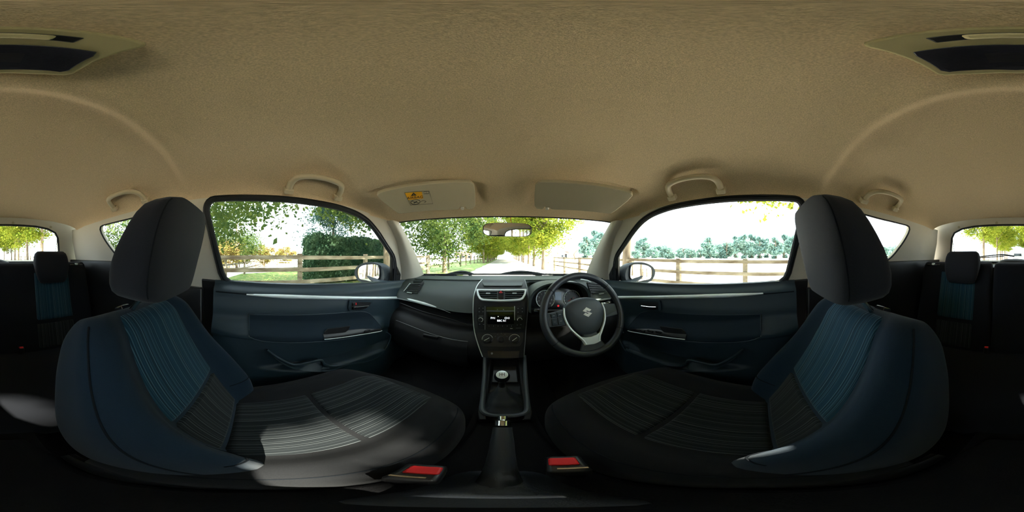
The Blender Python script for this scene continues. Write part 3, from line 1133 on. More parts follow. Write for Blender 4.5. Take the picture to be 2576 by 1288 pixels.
    # recline lever on the outer side
    MB().tube(smooth([Vector((cx + s * 0.235, -0.02 + dy, -0.62)), Vector((cx + s * 0.25, 0.05 + dy, -0.61)), Vector((cx + s * 0.25, 0.13 + dy, -0.60))], 4), 0.010, 8).build('recline_lever', MT['black'], seat)
    return seat


make_seat(-1, -0.325, 0.0, -0.145, -0.350)
make_seat(1, 0.330, 0.015, -0.118, 0.350)

# ---- belt buckles between the seats
for s, c in ((-1, PZ(1047, 1191, -0.520)), (1, PZ(1412, 1171, -0.520))):
    c.x = s * max(abs(c.x), 0.058)
    b = empty('seat_belt_buckle', (c.x, c.y, -0.66), 'black belt buckle with red button beside the %s seat' % SN[s], 'belt buckle', 'front belt buckles')
    yw = Matrix.Rotation(rad(-s * 14), 3, 'Z')
    MB().box((c.x, c.y + 0.004, c.z - 0.030), (0.040, 0.058, 0.058), yw).build('casing', MT['black'], b, bevel=0.006)
    MB().box((c.x, c.y + 0.012, c.z + 0.000), (0.030, 0.026, 0.008), yw).build('release_button', MT['red'], b, bevel=0.003)
    MB().box((c.x, c.y - 0.013, c.z + 0.000), (0.028, 0.004, 0.004), yw).build('tongue_slot', MT['chrome'], b)
    MB().tube([Vector((c.x, c.y, c.z - 0.05)), Vector((c.x * 1.05, c.y - 0.02, -0.68))], 0.010, 8, flat=1.0).build('stalk', MT['black'], b)

# ================================================================== REAR SEAT
rs = empty('rear_bench', (0, -0.65, -0.74), 'dark cloth folding rear bench under the rear window', 'rear seat')
for x0, x1, nm in ((-0.60, 0.135, 1), (0.145, 0.60, 2)):
    rings = []
    for f in [0, 0.02, 0.06, 0.2, 0.4, 0.6, 0.8, 0.92, 0.965, 0.99, 1.0]:
        q = max(0.0, (f - 0.92) / 0.08)
        k = math.sqrt(max(0.0, 1 - q * q))
        z = -0.56 + (0.52) * f
        yf = -0.80 - 0.13 * f
        T = 0.10 * (0.3 + 0.7 * k)
        cx, W = (x0 + x1) / 2, (x1 - x0) / 2 * (0.96 + 0.04 * k)
        rings.append([Vector((cx + W * sgnpow(math.cos(t), 0.25), yf - 0.05 + T / 2 * sgnpow(math.sin(t), 0.35), z)) for t in np.linspace(0, 2 * PI, 49)[:-1]])
    MB().loft(rings).build('backrest', MT['rear'], rs, ang=70)
for cx in (-0.345, 0.345):
    def rp(a, wv, off=0.0, cx=cx):
        return Vector((cx + 0.115 * wv, -0.80 - 0.13 * a + off, -0.56 + 0.52 * a))
    patch(MB(), rp, 0.36, 0.90, -1, 1, 20, 16, (0, -0.01, 0)).build('backrest_insert', MT['insert'], rs, ang=70)['label'] = 'dark striped cloth panel'
    patch(MB(), rp, 0.04, 0.34, -1, 1, 12, 16, (0, -0.01, 0)).build('backrest_insert', MT['insert_low'], rs, ang=70)
    hx = PY(129 if cx < 0 else 2421, 670, -0.92).x
    zb, zt = -0.158, 0.028
    rings = []
    ths = [2 * PI * j / 48 for j in range(48)]
    for f in [0, 0.03, 0.1, 0.25, 0.45, 0.65, 0.82, 0.93, 0.98, 1.0]:
        rx = cinterp([(0, 0.075), (0.1, 0.088), (0.5, 0.106), (0.9, 0.100), (1, 0.082)], f)
        ry = cinterp([(0, 0.020), (0.1, 0.036), (0.5, 0.046), (0.9, 0.036), (1, 0.018)], f)
        z = zb + (zt - zb) * f
        rings.append([Vector((hx + rx * sgnpow(math.cos(t), 0.35), -0.905 - 0.03 * f + ry * sgnpow(math.sin(t), 0.5), z)) for t in ths])
    h = MB().loft(rings).build('headrest', MT['rest'], rs, ang=70)
    for q in (-1, 1):
        MB().tube([Vector((hx + q * 0.05, -0.945, -0.10)), Vector((hx + q * 0.05, -0.935, 0.0))], 0.006, 8).build('post', MT['chrome'], h)
rings = []
for y, zt, H in ((-0.90, -0.56, 0.16), (-0.75, -0.545, 0.17), (-0.55, -0.54, 0.17), (-0.43, -0.55, 0.165), (-0.37, -0.57, 0.14), (-0.34, -0.61, 0.08), (-0.335, -0.64, 0.02)):
    rings.append([Vector((0.60 * sgnpow(math.cos(t), 0.3), y, zt - H / 2 + H / 2 * sgnpow(math.sin(t), 0.5))) for t in np.linspace(0, 2 * PI, 49)[:-1]])
MB().loft(rings).build('cushion', MT['rear'], rs, ang=70)
MB().box((0, -0.60, -0.70), (1.18, 0.50, 0.08)).build('seat_base', MT['carpet'], rs)
for cx, yy in ((-0.14, -0.80), (0.15, -0.80)):
    MB().box((cx, yy, -0.535), (0.030, 0.024, 0.05)).build('buckle', MT['black'], rs, bevel=0.004)
    MB().box((cx, yy + 0.004, -0.508), (0.020, 0.014, 0.006)).build('buckle_button', MT['red'], rs, bevel=0.002)
for s in (-1, 1):
    c = PY(190 if s < 0 else 2350, 664, -0.945)
    m = MB().box((c.x, -0.955, c.z - 0.012), (0.10, 0.05, 0.022)).build('fold_catch', MT['gloss'], rs, bevel=0.005)
    MB().box((c.x, -0.935, c.z), (0.018, 0.016, 0.012)).build('catch_button', MT['silver'], m, bevel=0.003)

ps = MB().shell(lambda a, b: Vector((-0.60 + 1.2 * a, -0.985 - 0.24 * b, -0.070 + 0.012 * math.sin(PI * b))), 12, 6, (0, 0, -0.015)).build('parcel_shelf', MT['dash_low'], bevel=0.004)
tag(ps, 'flat black parcel shelf below the rear window', 'parcel shelf')
wc = empty('rear_wiper_motor', (0.03, -1.22, -0.06), 'dark moulded cover hiding the rear wiper motor', 'motor cover')
MB().loft([[Vector((xx, -1.215 + 0.03 * math.cos(t), -0.075 + hh * max(0, math.sin(t)) + 0.01 * min(0, math.sin(t)))) for t in np.linspace(0, 2 * PI, 17)[:-1]] for xx, hh in ((-0.175, 0.006), (-0.15, 0.012), (-0.11, 0.034), (-0.06, 0.050), (0.0, 0.054), (0.08, 0.054), (0.12, 0.044), (0.15, 0.018), (0.17, 0.006))]).build('cover', MT['dash_low'], wc)
rw = empty('rear_wiper', (0.05, -1.30, -0.05), 'thin black wiper lying along the foot of the rear glass', 'wiper')
q = [hp(x, dd) - HN * 0.05 for x, dd in ((0.02, 0.275), (0.12, 0.262), (0.24, 0.272), (0.36, 0.288))]
MB().tube(smooth(q, 5), [0.007] * 6 + [0.005] * 10, 6).build('arm', MT['black'], rw)
q = [hp(x, dd) - HN * 0.035 for x, dd in ((0.10, 0.268), (0.22, 0.276), (0.38, 0.292))]
MB().tube(smooth(q, 5), 0.004, 6).build('blade', MT['rubber'], rw)

# ================================================================== DASHBOARD
def dshift(x):
    """the trim line falls from the passenger door towards the centre"""
    if x < -0.13:
        return -0.062 * sstep(-0.66, -0.20, x)
    return -0.062 + 0.062 * sstep(0.10, 0.60, x)


UP = [(1.235, -0.150), (1.16, -0.146), (1.08, -0.150), (1.025, -0.153), (1.005, -0.158), (0.985, -0.166), (0.93, -0.176), (0.875, -0.196), (0.835, -0.226), (0.812, -0.250)]
LOW = [(0.838, -0.268), (0.848, -0.300), (0.842, -0.330), (0.800, -0.345), (0.770, -0.372), (0.752, -0.410), (0.748, -0.46), (0.755, -0.52), (0.79, -0.575), (0.88, -0.62), (1.05, -0.64)]


def dash_y(x, y, i):
    return y - 0.085 * (x / 0.62) ** 2 * (1 if y > 1.1 else 0.45 if y > 0.95 else 0.25)


db = empty('dashboard', (0, 1.0, -0.6), 'charcoal moulded dashboard with silver strip under the windscreen', 'dashboard')
xs = list(np.linspace(-0.675, 0.675, 61))


def up_ring(x):
    r = []
    n = len(UP)
    for i, (y, z) in enumerate(UP):
        k = sstep(0.5, 1, i / (n - 1))
        if y < 1.0:
            y += 0.085 * sstep(0.10, 0.16, x) * (1 - sstep(0.44, 0.50, x)) * min(1.0, (1.0 - y) / 0.07)
        r.append(Vector((x, dash_y(x, y, i), z + dshift(x) * k * 0.85 - 0.010 * (x / 0.62) ** 2)))
    return r


rings = []
for x in xs:
    r = smooth(up_ring(x), 4)
    e = r[-1]
    rings.append(r + [Vector((x, e.y + 0.05, e.z - 0.004)), Vector((x, 1.20, e.z - 0.02))])
MB().loft(rings).build('dash_pad', MT['dash'], db, ang=50)
# ridge line across the pad
MB().tube([Vector((x, dash_y(x, 1.008, 0), -0.1515 - 0.010 * (x / 0.62) ** 2)) for x in np.linspace(-0.60, 0.66, 40)], 0.004, 8).build('pad_ridge', MT['dash'], db)
rings = []
for x in xs:
    sh = dshift(x)
    r = smooth([Vector((x, dash_y(x, y, 9) + (0.06 * sstep(0.10, 0.16, x) * (1 - sstep(0.44, 0.50, x)) if z > -0.34 else 0), z + sh * (1 if z > -0.5 else 0.5))) for y, z in LOW], 3)
    rings.append(r + [Vector((x, 1.19, -0.64)), Vector((x, 1.19, -0.28))])
MB().loft(rings).build('lower_dash', MT['dash_low'], db, ang=50)
# silver strip on the passenger side, ending in a point
pts, rr = [], []
for i, f in enumerate(np.linspace(0, 1, 30)):
    u = 1002 + (1133 - 1002) * f
    v = cinterp([(0, 749), (0.3, 757), (0.6, 768), (0.85, 779), (1, 787)], f)
    p = PY(u, v, 0.80 + 0.012 * f)
    pts.append(p)
    rr.append(max(0.001, 0.0085 * (1 - sstep(0.45, 1.0, f))))
MB().tube(pts, rr, 10, flat=0.5, up=(0, -1, 0.4)).build('trim_strip', MT['silver'], db)['label'] = 'silver strip tapering towards the centre'
# dark shelf and line under the strip
pts = [PY(cinterp([(0, 1006), (0.5, 1075), (1, 1178)], f), cinterp([(0, 762), (0.4, 782), (0.75, 800), (1, 818)], f), 0.80) for f in np.linspace(0, 1, 20)]
MB().tube(pts, 0.0025, 6).build('shelf_edge', MT['black'], db)
# glovebox lid
gx0, gx1 = -0.585, -0.175


def glid(a, b):
    x = gx0 + (gx1 - gx0) * a
    k = 0.03 + 0.94 * b
    i = 4 + k * 4.2
    j = int(i)
    f = i - j
    y = LOW[j][0] * (1 - f) + LOW[min(j + 1, len(LOW) - 1)][0] * f
    z = LOW[j][1] * (1 - f) + LOW[min(j + 1, len(LOW) - 1)][1] * f
    return Vector((x, dash_y(x, y, 9) - 0.008, z - 0.012 + dshift(x)))


gb = MB().shell(glid, 30, 16, (0, 0.02, 0)).build('glovebox_lid', MT['dash_low'], db, ang=50)
MB().tube([glid(a, 0) + Vector((0, -0.001, 0.001)) for a in np.linspace(0, 1, 24)], 0.0016, 6).build('lid_edge', MT['dim'], gb)
c = PY(1084, 846, 0.735)
MB().box((c.x, c.y - 0.004, c.z), (0.085, 0.014, 0.022)).build('lid_handle', MT['black'], gb, bevel=0.005)


def vent(name, quad, plane_y, s, n, parent, lbl):
    """a framed side vent with real blades; quad in picture order, put on a slanting plane"""
    P = [PY(u, v, y) for (u, v), y in zip(quad, plane_y)]
    nn = (P[1] - P[0]).cross(P[3] - P[0]).normalized()
    if nn.y > 0:
        nn = -nn
    ins = [p + (sum(P, Vector()) / 4 - p) * 0.10 for p in P]
    v_ = MB().prism(fillet(P, 0.012), -nn * 0.02).build(name, MT['black'], parent, bevel=0.002)
    v_['label'] = lbl
    for i in range(n):
        f = (i + 0.5) / n
        a = ins[0].lerp(ins[3], f)
        b = ins[1].lerp(ins[2], f)
        MB().bar(a + nn * 0.006, b + nn * 0.006, 0.014, 0.0035, up=(ins[3] - ins[0])).build('blade', MT['dash'], v_)
    return v_, P, nn


v1, P, nn = vent('side_vent', [(1033, 713), (1060, 711), (1052, 741), (1014, 737)], (0.86, 0.87, 0.84, 0.835), -1, 6, db, 'left side air vent')
MB().tube([P[0] + nn * 0.006, P[3] + nn * 0.006], 0.0035, 6).build('vent_edge', MT['silver'], v1)
c = P[3].lerp(P[2], 0.5) + nn * 0.014
MB().box(c + Vector((0, 0, 0.006)), (0.035, 0.006, 0.005)).build('vent_tab', MT['silver'], v1)
v3, P, nn = vent('demist_vent', [(1043, 707), (1067, 705.5), (1060, 712), (1038, 712.5)], (0.93, 0.94, 0.885, 0.88), -1, 3, db, 'small demister slot')
v2, P, nn = vent('side_vent', [(1477, 708), (1508, 712), (1532, 745), (1490, 748)], (0.86, 0.85, 0.82, 0.83), 1, 6, db, 'right side air vent')
MB().tube([PY(1461, 703, 0.87), PY(1478, 706, 0.865), PY(1490, 712, 0.86)], 0.0045, 8).build('vent_edge', MT['silver'], v2)
c = PY(1513, 739, 0.815)
MB().box(c, (0.035, 0.006, 0.005)).build('vent_tab', MT['silver'], v2)
MB().tube([PY(1486, 757, 0.80), PY(1510, 754, 0.80), PY(1536, 750, 0.80)], 0.008, 8, flat=0.6).build('trim_strip', MT['silver'], db)

# ================================================================== CENTRE STACK
cs = empty('centre_stack', (0, 0.85, -0.6), 'black centre stack with air vents and heater dials', 'centre stack')
ROWS = [(0.995, 703, 1213, 1320), (0.93, 713, 1204, 1323), (0.865, 728, 1196.5, 1326.5), (0.805, 760, 1190.5, 1329), (0.770, 830, 1193, 1323), (0.700, 898, 1214, 1318)]
rings = []
for y, v, a, b in ROWS:
    A, B_ = PY(a, v, y), PY(b, v, y)
    A.z = B_.z = (A.z + B_.z) / 2
    A.y = B_.y = y
    n = 12
    front = [A.lerp(B_, i / n) + Vector((0, -0.012 * (1 - (2 * i / n - 1) ** 2), 0)) for i in range(n + 1)]
    dpt = 0.12 if y < 0.93 else 0.06
    rings.append([A + Vector((0, dpt, -0.01))] + front + [B_ + Vector((0, dpt, -0.01))])
MB().loft(rings).build('fascia', MT['dash_low'], cs, ang=35)
for k in (0, 1):
    pth = smooth([PY(r[2 + k], r[1], r[0] - 0.001) for r in ROWS], 6)
    MB().tube(pth, 0.0022, 6).build('edge_line', MT['silver'] if k == 0 else MT['dim'], cs)

ROW3 = [PY(1260, r[1], r[0] - 0.012) for r in ROWS]


def plane(i):
    o = ROW3[i]
    dn = (ROW3[i + 1] - ROW3[i]).normalized()
    n = Vector((1, 0, 0)).cross(dn).normalized()
    if n.y > 0:
        n = -n
    return o + n * 0.001, n, -dn


def plate(name, px, pl, h, mt, parent, r=0.0, bevel=0.0, base=0.0, holes=None):
    o, n, upv = pl
    P = [PL(u, v, o, n) for u, v in px]
    if r:
        P = fillet(P, r)
    L = [[p + n * base for p in P]]
    for hl in holes or []:
        Q = [PL(u, v, o, n) for u, v in hl]
        if r:
            Q = fillet(Q, r)
        L.append([p + n * base for p in Q])
    return MB().prism(L, n * h).build(name, mt, parent, bevel=bevel)


def ringpx(u, v, ru, rv=None, n=24):
    rv = rv or ru
    return [(u + ru * math.cos(2 * PI * i / n), v + rv * math.sin(2 * PI * i / n)) for i in range(n)]


PT, PA, PB, PC = plane(1), plane(2), plane(3), plane(4)
plate('top_lid', [(1213, 711), (1316, 711), (1312, 719), (1218, 719)], PT, 0.002, MT['dash'], cs, 0.004, 0.001)
# vents
VO = [(1198.5, 729.5), (1325, 729.5), (1322, 743), (1316, 754), (1308, 757.5), (1261, 760), (1213, 757.5), (1206, 754), (1201, 744)]
VI = [(1203, 732.3), (1320, 732.3), (1318, 742), (1312, 751.5), (1305, 754), (1261, 756.3), (1217, 754), (1210, 751.5), (1205.5, 743)]
plate('vent_well', VI, PA, 0.002, MT['black'], cs, 0.004)
fr_ = plate('vent_frame', VO, PA, 0.010, MT['silver'], cs, 0.006, 0.002, holes=[VI])
fr_['label'] = 'silver boat-shaped vent surround'
for a, b in ((1206, 1250.5), (1271, 1317)):
    for k, v in enumerate((736, 740.8, 745.8, 750.5)):
        ins = 0.0 if v < 742 else (v - 742) * 0.6
        a2, b2 = (a + ins, b) if a < 1250 else (a, b - ins)
        p0, p1 = PL(a2, v, PA[0], PA[1]), PL(b2, v, PA[0], PA[1])
        MB().bar(p0 + PA[1] * 0.005, p1 + PA[1] * 0.005, 0.010, 0.0026, up=PA[2]).build('vent_blade', MT['dash'], cs)
    c = PL((a + b) / 2, 741, PA[0], PA[1])
    MB().box(c + PA[1] * 0.011, (0.022, 0.006, 0.005)).build('vent_tab', MT['silver'], cs, bevel=0.001)
hz = plate('hazard_button', [(1253.5, 732.5), (1266.5, 732.5), (1266, 755), (1254, 755)], PA, 0.009, MT['gloss'], cs, 0.002, 0.001)
plate('hazard_mark', [(1260, 734), (1264.5, 739.5), (1255.5, 739.5)], PA, 0.0006, MT['red'], hz, base=0.0093, holes=[[(1260, 736.2), (1262.3, 738.6), (1257.7, 738.6)]])
for a in (1251, 1268):
    plate('vent_divider', [(a, 732.5), (a + 1.6, 732.5), (a + 1.6, 755.2), (a, 755.2)], PA, 0.008, MT['dash'], cs)

# ---- radio
ra = empty('car_radio', PL(1260, 800, PB[0], PB[1]), 'black car radio showing FM1 CH1 BBC R1', 'car radio')
plate('faceplate', [(1201, 769), (1320, 769), (1321, 800), (1318, 826), (1290, 830.5), (1230, 830.5), (1203, 826), (1200, 800)], PB, 0.004, MT['black'], ra, 0.004, 0.001)
sg_ = plate('display', [(1225.5, 784.5), (1293, 784.5), (1292.5, 815), (1226, 815)], PB, 0.0006, MT['screen'], ra, 0.002, base=0.0042)
plate('disc_slot', [(1224, 771.5), (1293.5, 771.5), (1293.5, 780), (1224, 780)], PB, 0.0020, MT['gloss'], ra, 0.001, 0.0005, base=0.004)
plate('disc_slot_lip', [(1224, 780.8), (1293.5, 780.8), (1293.5, 783), (1224, 783)], PB, 0.0030, MT['dim'], ra, 0.0, 0.0005, base=0.004)
for u0, u1 in ((1219.6, 1221.2), (1293.6, 1295.2)):
    plate('side_rail', [(u0, 770), (u1, 770), (u1, 829 if u0 < 1250 else 805), (u0, 829 if u0 < 1250 else 805)], PB, 0.0025, MT['dim' if u0 < 1250 else 'silver'], ra, base=0.004)


def tx(name, body, u, v, size, pl, m, parent, base=0.0055):
    o = PL(u, v, pl[0], pl[1]) + pl[1] * base
    return text(name, body, o, (1, 0, 0), pl[2], size, m, parent)


tx('display_text', 'FM1', 1240.5, 800, 0.0135, PB, MT['lcd'], ra)
tx('display_text', 'CH1', 1276, 800, 0.0135, PB, MT['lcd'], ra)
tx('display_text', 'BBC R1', 1262, 806.6, 0.0135, PB, MT['lcd'], ra)
plate('display_dot', ringpx(1253.3, 795.8, 0.9), PB, 0.0004, MT['lcd'], ra, base=0.005)
for u in (1210.5, 1306.5):
    o = PL(u, 803, PB[0], PB[1]) + PB[1] * 0.004
    kn = MB().lathe([(0.0150, 0), (0.0150, 0.004), (0.0120, 0.006), (0.0112, 0.016), (0.0095, 0.018), (0, 0.018)], o, PB[1], 28).build('tuning_knob' if u > 1250 else 'volume_knob', MT['black'], ra)
    q = [o + PB[1] * 0.0185 + (Vector((1, 0, 0)) * math.cos(t) + PB[2] * math.sin(t)) * 0.0104 for t in np.linspace(rad(-70 if u < 1250 else 0), rad(150 if u < 1250 else 190), 16)]
    MB().tube(q, 0.0010, 6).build('knob_ring', MT['silver'], kn)
    plate('knob_caption', [(u - 6, 794.2), (u + 6, 794.2), (u + 6, 795.4), (u - 6, 795.4)], PB, 0.0004, MT['dim'], ra, base=0.0042)
for u, v in ((1206, 775), (1215.5, 775), (1206, 784), (1215.5, 784), (1303, 776), (1313.5, 775.5), (1303, 785), (1313.5, 784), (1207, 815), (1217, 815.5), (1301, 817), (1310, 816)):
    k = plate('preset_key', [(u - 4, v - 3.7), (u + 4, v - 3.7), (u + 4, v + 3.7), (u - 4, v + 3.7)], PB, 0.0022, MT['dash_low'], ra, 0.001, 0.0005, base=0.004)
    plate('key_mark', [(u - 1.6, v - 0.9), (u + 1.6, v - 0.9), (u + 1.6, v + 0.9), (u - 1.6, v + 0.9)], PB, 0.0003, MT['dim'], k, base=0.0063)
for i in range(6):
    u = 1230.5 + 11.3 * i
    k = plate('preset_key', [(u - 5, 816.5), (u + 5, 816.5), (u + 5, 823), (u - 5, 823)], PB, 0.0022, MT['dash_low'], ra, 0.001, 0.0005, base=0.004)
    tx('key_number', str(i + 1), u, 819.7, 0.006, PB, MT['white'], k, 0.0065)
for u, v in ((1251.5, 778.3), (1266.5, 778.3)):
    plate('eject_mark', [(u, v - 1.8), (u + 2, v + 1.2), (u - 2, v + 1.2)], PB, 0.0003, MT['dim'], ra, base=0.0062)
plate('maker_mark', [(1283, 825.2), (1289.5, 825.2), (1289.5, 826.8), (1283, 826.8)], PB, 0.0003, MT['white'], ra, base=0.0042)
plate('maker_mark', [(1297.5, 824.5), (1310, 824), (1310, 825.4), (1297.5, 825.9)], PB, 0.0003, MT['dim'], ra, base=0.0042)

# ---- heater dials
hc = plate('heater_panel', [(1199, 836), (1318, 836), (1314, 860), (1308, 871), (1214, 871), (1205, 858)], PC, 0.003, MT['black'], cs, 0.006, 0.001)
for u, r_, a0 in ((1226.5, 0.026, 215), (1261, 0.019, 90), (1294.5, 0.026, 218)):
    o = PL(u, 853, PC[0], PC[1]) + PC[1] * 0.003
    k = MB().lathe([(r_, 0), (r_, 0.003), (r_ * 0.72, 0.005), (r_ * 0.68, 0.016), (r_ * 0.60, 0.018), (0, 0.018)], o, PC[1], 32).build('heater_dial', MT['black'], hc)
    if u != 1261:
        q = [o + PC[1] * 0.0042 + (Vector((1, 0, 0)) * math.cos(t) + PC[2] * math.sin(t)) * r_ * 0.93 for t in np.linspace(rad(20), rad(190), 20)]
        MB().tube(q, 0.0008, 5).build('dial_scale', MT['white'], k)
        a = rad(a0)
        d_ = Vector((1, 0, 0)) * math.cos(a) + PC[2] * math.sin(a)
        MB().bar(o + PC[1] * 0.0186 + d_ * r_ * 0.6, o + PC[1] * 0.0186 - d_ * r_ * 0.45, 0.0022, 0.0006, up=PC[1]).build('pointer', MT['white'], k)
    else:
        MB().bar(o + PC[1] * 0.020 + PC[2] * r_ * 0.6, o + PC[1] * 0.020 - PC[2] * r_ * 0.6, 0.006, 0.006, up=PC[1]).build('grip', MT['black'], k)
        for t in (25, 55, 90, 125, 155):
            c = o + (Vector((1, 0, 0)) * math.cos(rad(t)) + PC[2] * math.sin(rad(t))) * 0.029
            MB().box(c, (0.0035, 0.001, 0.0035)).build('airflow_mark', MT['dim'], hc)
plate('socket_panel', [(1226, 882), (1308, 882), (1305, 900), (1229, 900)], PC, 0.002, MT['gloss'], cs, 0.004)
plate('aux_socket', ringpx(1237.5, 889, 2.6), PC, 0.004, MT['dim'], cs)

# ================================================================== CENTRE CONSOLE
cc = empty('centre_console', (0, 0.52, -0.66), 'low black console round the gear lever with grey rim', 'centre console')
m = MB()
rings = []
for y, zt, W in ((0.78, -0.53, 0.085), (0.70, -0.545, 0.085), (0.60, -0.575, 0.080), (0.50, -0.598, 0.076), (0.42, -0.606, 0.072), (0.385, -0.612, 0.062)):
    W2 = W
    rings.append([Vector((-W2, y, -0.68)), Vector((-W2, y, zt)), Vector((-W2 * 0.72, y, zt + 0.006)), Vector((-W2 * 0.68, y, zt - 0.03)), Vector((W2 * 0.68, y, zt - 0.03)), Vector((W2 * 0.72, y, zt + 0.006)), Vector((W2, y, zt)), Vector((W2, y, -0.68))])
m.loft(rings).build('console_body', MT['dash_low'], cc, ang=30, bevel=0.003)
rail = smooth([(-0.088, 0.72, -0.510), (-0.078, 0.62, -0.552), (-0.070, 0.53, -0.582), (-0.064, 0.46, -0.592), (-0.056, 0.42, -0.598), (-0.035, 0.405, -0.600), (0, 0.402, -0.600), (0.035, 0.405, -0.600), (0.056, 0.42, -0.598), (0.064, 0.46, -0.592), (0.070, 0.53, -0.582), (0.078, 0.62, -0.552), (0.088, 0.72, -0.510)], 5)
m = MB().tube(rail, 0.0085, 8).build('console_rim', MT['pad'], cc)
m['label'] = 'grey satin rim'
MB().box((0, 0.645, -0.575), (0.10, 0.10, 0.012), Matrix.Rotation(rad(18), 3, 'X')).build('storage_tray', MT['black'], cc, bevel=0.004)

gl_ = empty('gear_lever', (-0.012, 0.47, -0.62), 'black gear lever with pale shift pattern and leather gaiter', 'gear lever')
kc = PZ(1263, 948, -0.455)
rings = []
base = Vector((-0.004, 0.475, -0.615))
rnd = random.Random(3)
for f in np.linspace(0, 1, 9):
    c = base.lerp(kc + Vector((0, 0, -0.055)), f)
    rx = 0.050 * (1 - f) ** 1.3 + 0.013
    ry = 0.062 * (1 - f) ** 1.3 + 0.013
    fold = 0.14 * math.sin(f * 20) * (1 - f)
    rings.append([c + Vector((rx * sgnpow(math.cos(t), 0.6) * (1 + fold + 0.06 * math.sin(3 * t + 7 * f)), ry * sgnpow(math.sin(t), 0.6) * (1 + fold), 0)) for t in np.linspace(0, 2 * PI, 25)[:-1]])
MB().loft(rings).build('gaiter', MT['leather'], gl_, ang=80)
MB().tube(smooth([base + Vector((0.045, -0.045, 0.006)), base + Vector((0.028, -0.040, 0.020)), base + Vector((0.030, -0.01, 0.045)), base + Vector((0.018, 0.01, 0.070))], 5), 0.0014, 5).build('gaiter_stitch', MT['amber'], gl_)
MB().tube([kc + Vector((0, 0, -0.10)), kc + Vector((0, 0, -0.03))], 0.011, 12).build('shaft', MT['black'], gl_)
ax = Vector((0, -0.35, 1)).normalized()
kn = MB().lathe([(0.010, -0.052), (0.014, -0.045), (0.015, -0.030), (0.020, -0.018), (0.024, -0.004), (0.0245, 0.008), (0.022, 0.015), (0.019, 0.018), (0, 0.019)], kc, ax, 28).build('knob', MT['gloss'], gl_)
o = kc + ax * 0.0185
MB().lathe([(0.0185, 0), (0.0185, 0.001), (0.017, 0.0016), (0, 0.002)], o, ax, 28).build('shift_plate', MT['silver'], kn)
Yv = Vector((0, 1, 0.35)).normalized()
for i in (-1, 0, 1):
    MB().bar(o + ax * 0.0023 + Vector((0.0075 * i, 0, 0)) + Yv * 0.008, o + ax * 0.0023 + Vector((0.0075 * i, 0, 0)) - Yv * 0.008, 0.0016, 0.0006, up=ax).build('shift_mark', MT['print'], kn)
MB().bar(o + ax * 0.0023 + Vector((-0.0075, 0, 0)), o + ax * 0.0023 + Vector((0.0075, 0, 0)), 0.0016, 0.0006, up=ax).build('shift_mark', MT['print'], kn)

hb = empty('handbrake', (0, 0.12, -0.64), 'black handbrake lever with chrome button between the seats', 'handbrake')
tip = PZ(1264, 1056, -0.468)
tip.x = -0.004
MB().tube([Vector((-0.004, 0.09, -0.605)), Vector((-0.004, 0.16, -0.555)), Vector((-0.004, 0.235, -0.505)), tip + Vector((0, -0.022, -0.014))], [0.017, 0.0165, 0.0175, 0.0165], 14).build('grip', MT['leather'], hb)
d_ = (tip - Vector((-0.004, 0.235, -0.505))).normalized()
MB().lathe([(0.0150, -0.020), (0.0155, -0.004), (0.012, -0.002), (0.0095, 0.0), (0.0095, 0.012), (0.007, 0.014), (0, 0.014)], tip, d_, 20).build('release_button', MT['chrome'], hb)
rings = []
for f in np.linspace(0, 1, 6):
    c = Vector((-0.004, 0.085, -0.640)).lerp(Vector((-0.004, 0.115, -0.585)), f)
    r_ = 0.045 * (1 - f) + 0.020
    rings.append([c + Vector((r_ * 0.75 * sgnpow(math.cos(t), 0.5), r_ * 1.25 * sgnpow(math.sin(t), 0.5), 0.0)) for t in np.linspace(0, 2 * PI, 25)[:-1]])
MB().loft(rings).build('gaiter', MT['leather'], hb, ang=80)
tc_ = MB().loft([[Vector((x * W, y, z)) for x, z in ((-1, -0.69), (-1, -0.642), (-0.85, -0.632), (0.85, -0.632), (1, -0.642), (1, -0.69))] for y, W in ((0.40, 0.070), (0.2, 0.085), (-0.1, 0.088), (-0.22, 0.085), (-0.30, 0.06))]).build('tunnel_tray', MT['carpet'], ang=30, bevel=0.004)
tag(tc_, 'black carpeted tunnel cover under the handbrake', 'tunnel cover')

# ================================================================== INSTRUMENTS
ic = empty('instrument_cluster', (0.30, 0.87, -0.28), 'two round dials in a hooded binnacle behind the steering wheel', 'instrument cluster')
IO = Vector((0.285, 0.850, -0.240))
IN = Vector((0, -math.cos(rad(18)), math.sin(rad(18))))
IUP = Vector((0, math.sin(rad(18)), math.cos(rad(18))))
hood = []
for dy, sx, sz in ((-0.070, 1.0, 1.0), (-0.02, 1.0, 1.0), (0.05, 0.98, 0.95), (0.14, 0.93, 0.84)):
    ring = []
    for t in np.linspace(rad(-8), rad(188), 33):
        ring.append(IO + Vector((0.170 * sx * sgnpow(math.cos(t), 0.8), dy, 0.122 * sz * sgnpow(math.sin(t), 0.75) - 0.016)))
    hood.append(ring)
nh = len(hood[0])


def hood_pt(a, b):
    f = a * (len(hood) - 1)
    i_ = min(len(hood) - 2, int(f))
    g_ = b * (nh - 1)
    j_ = min(nh - 2, int(g_))
    p0 = hood[i_][j_].lerp(hood[i_][j_ + 1], g_ - j_)
    p1 = hood[i_ + 1][j_].lerp(hood[i_ + 1][j_ + 1], g_ - j_)
    return p0.lerp(p1, f - i_)


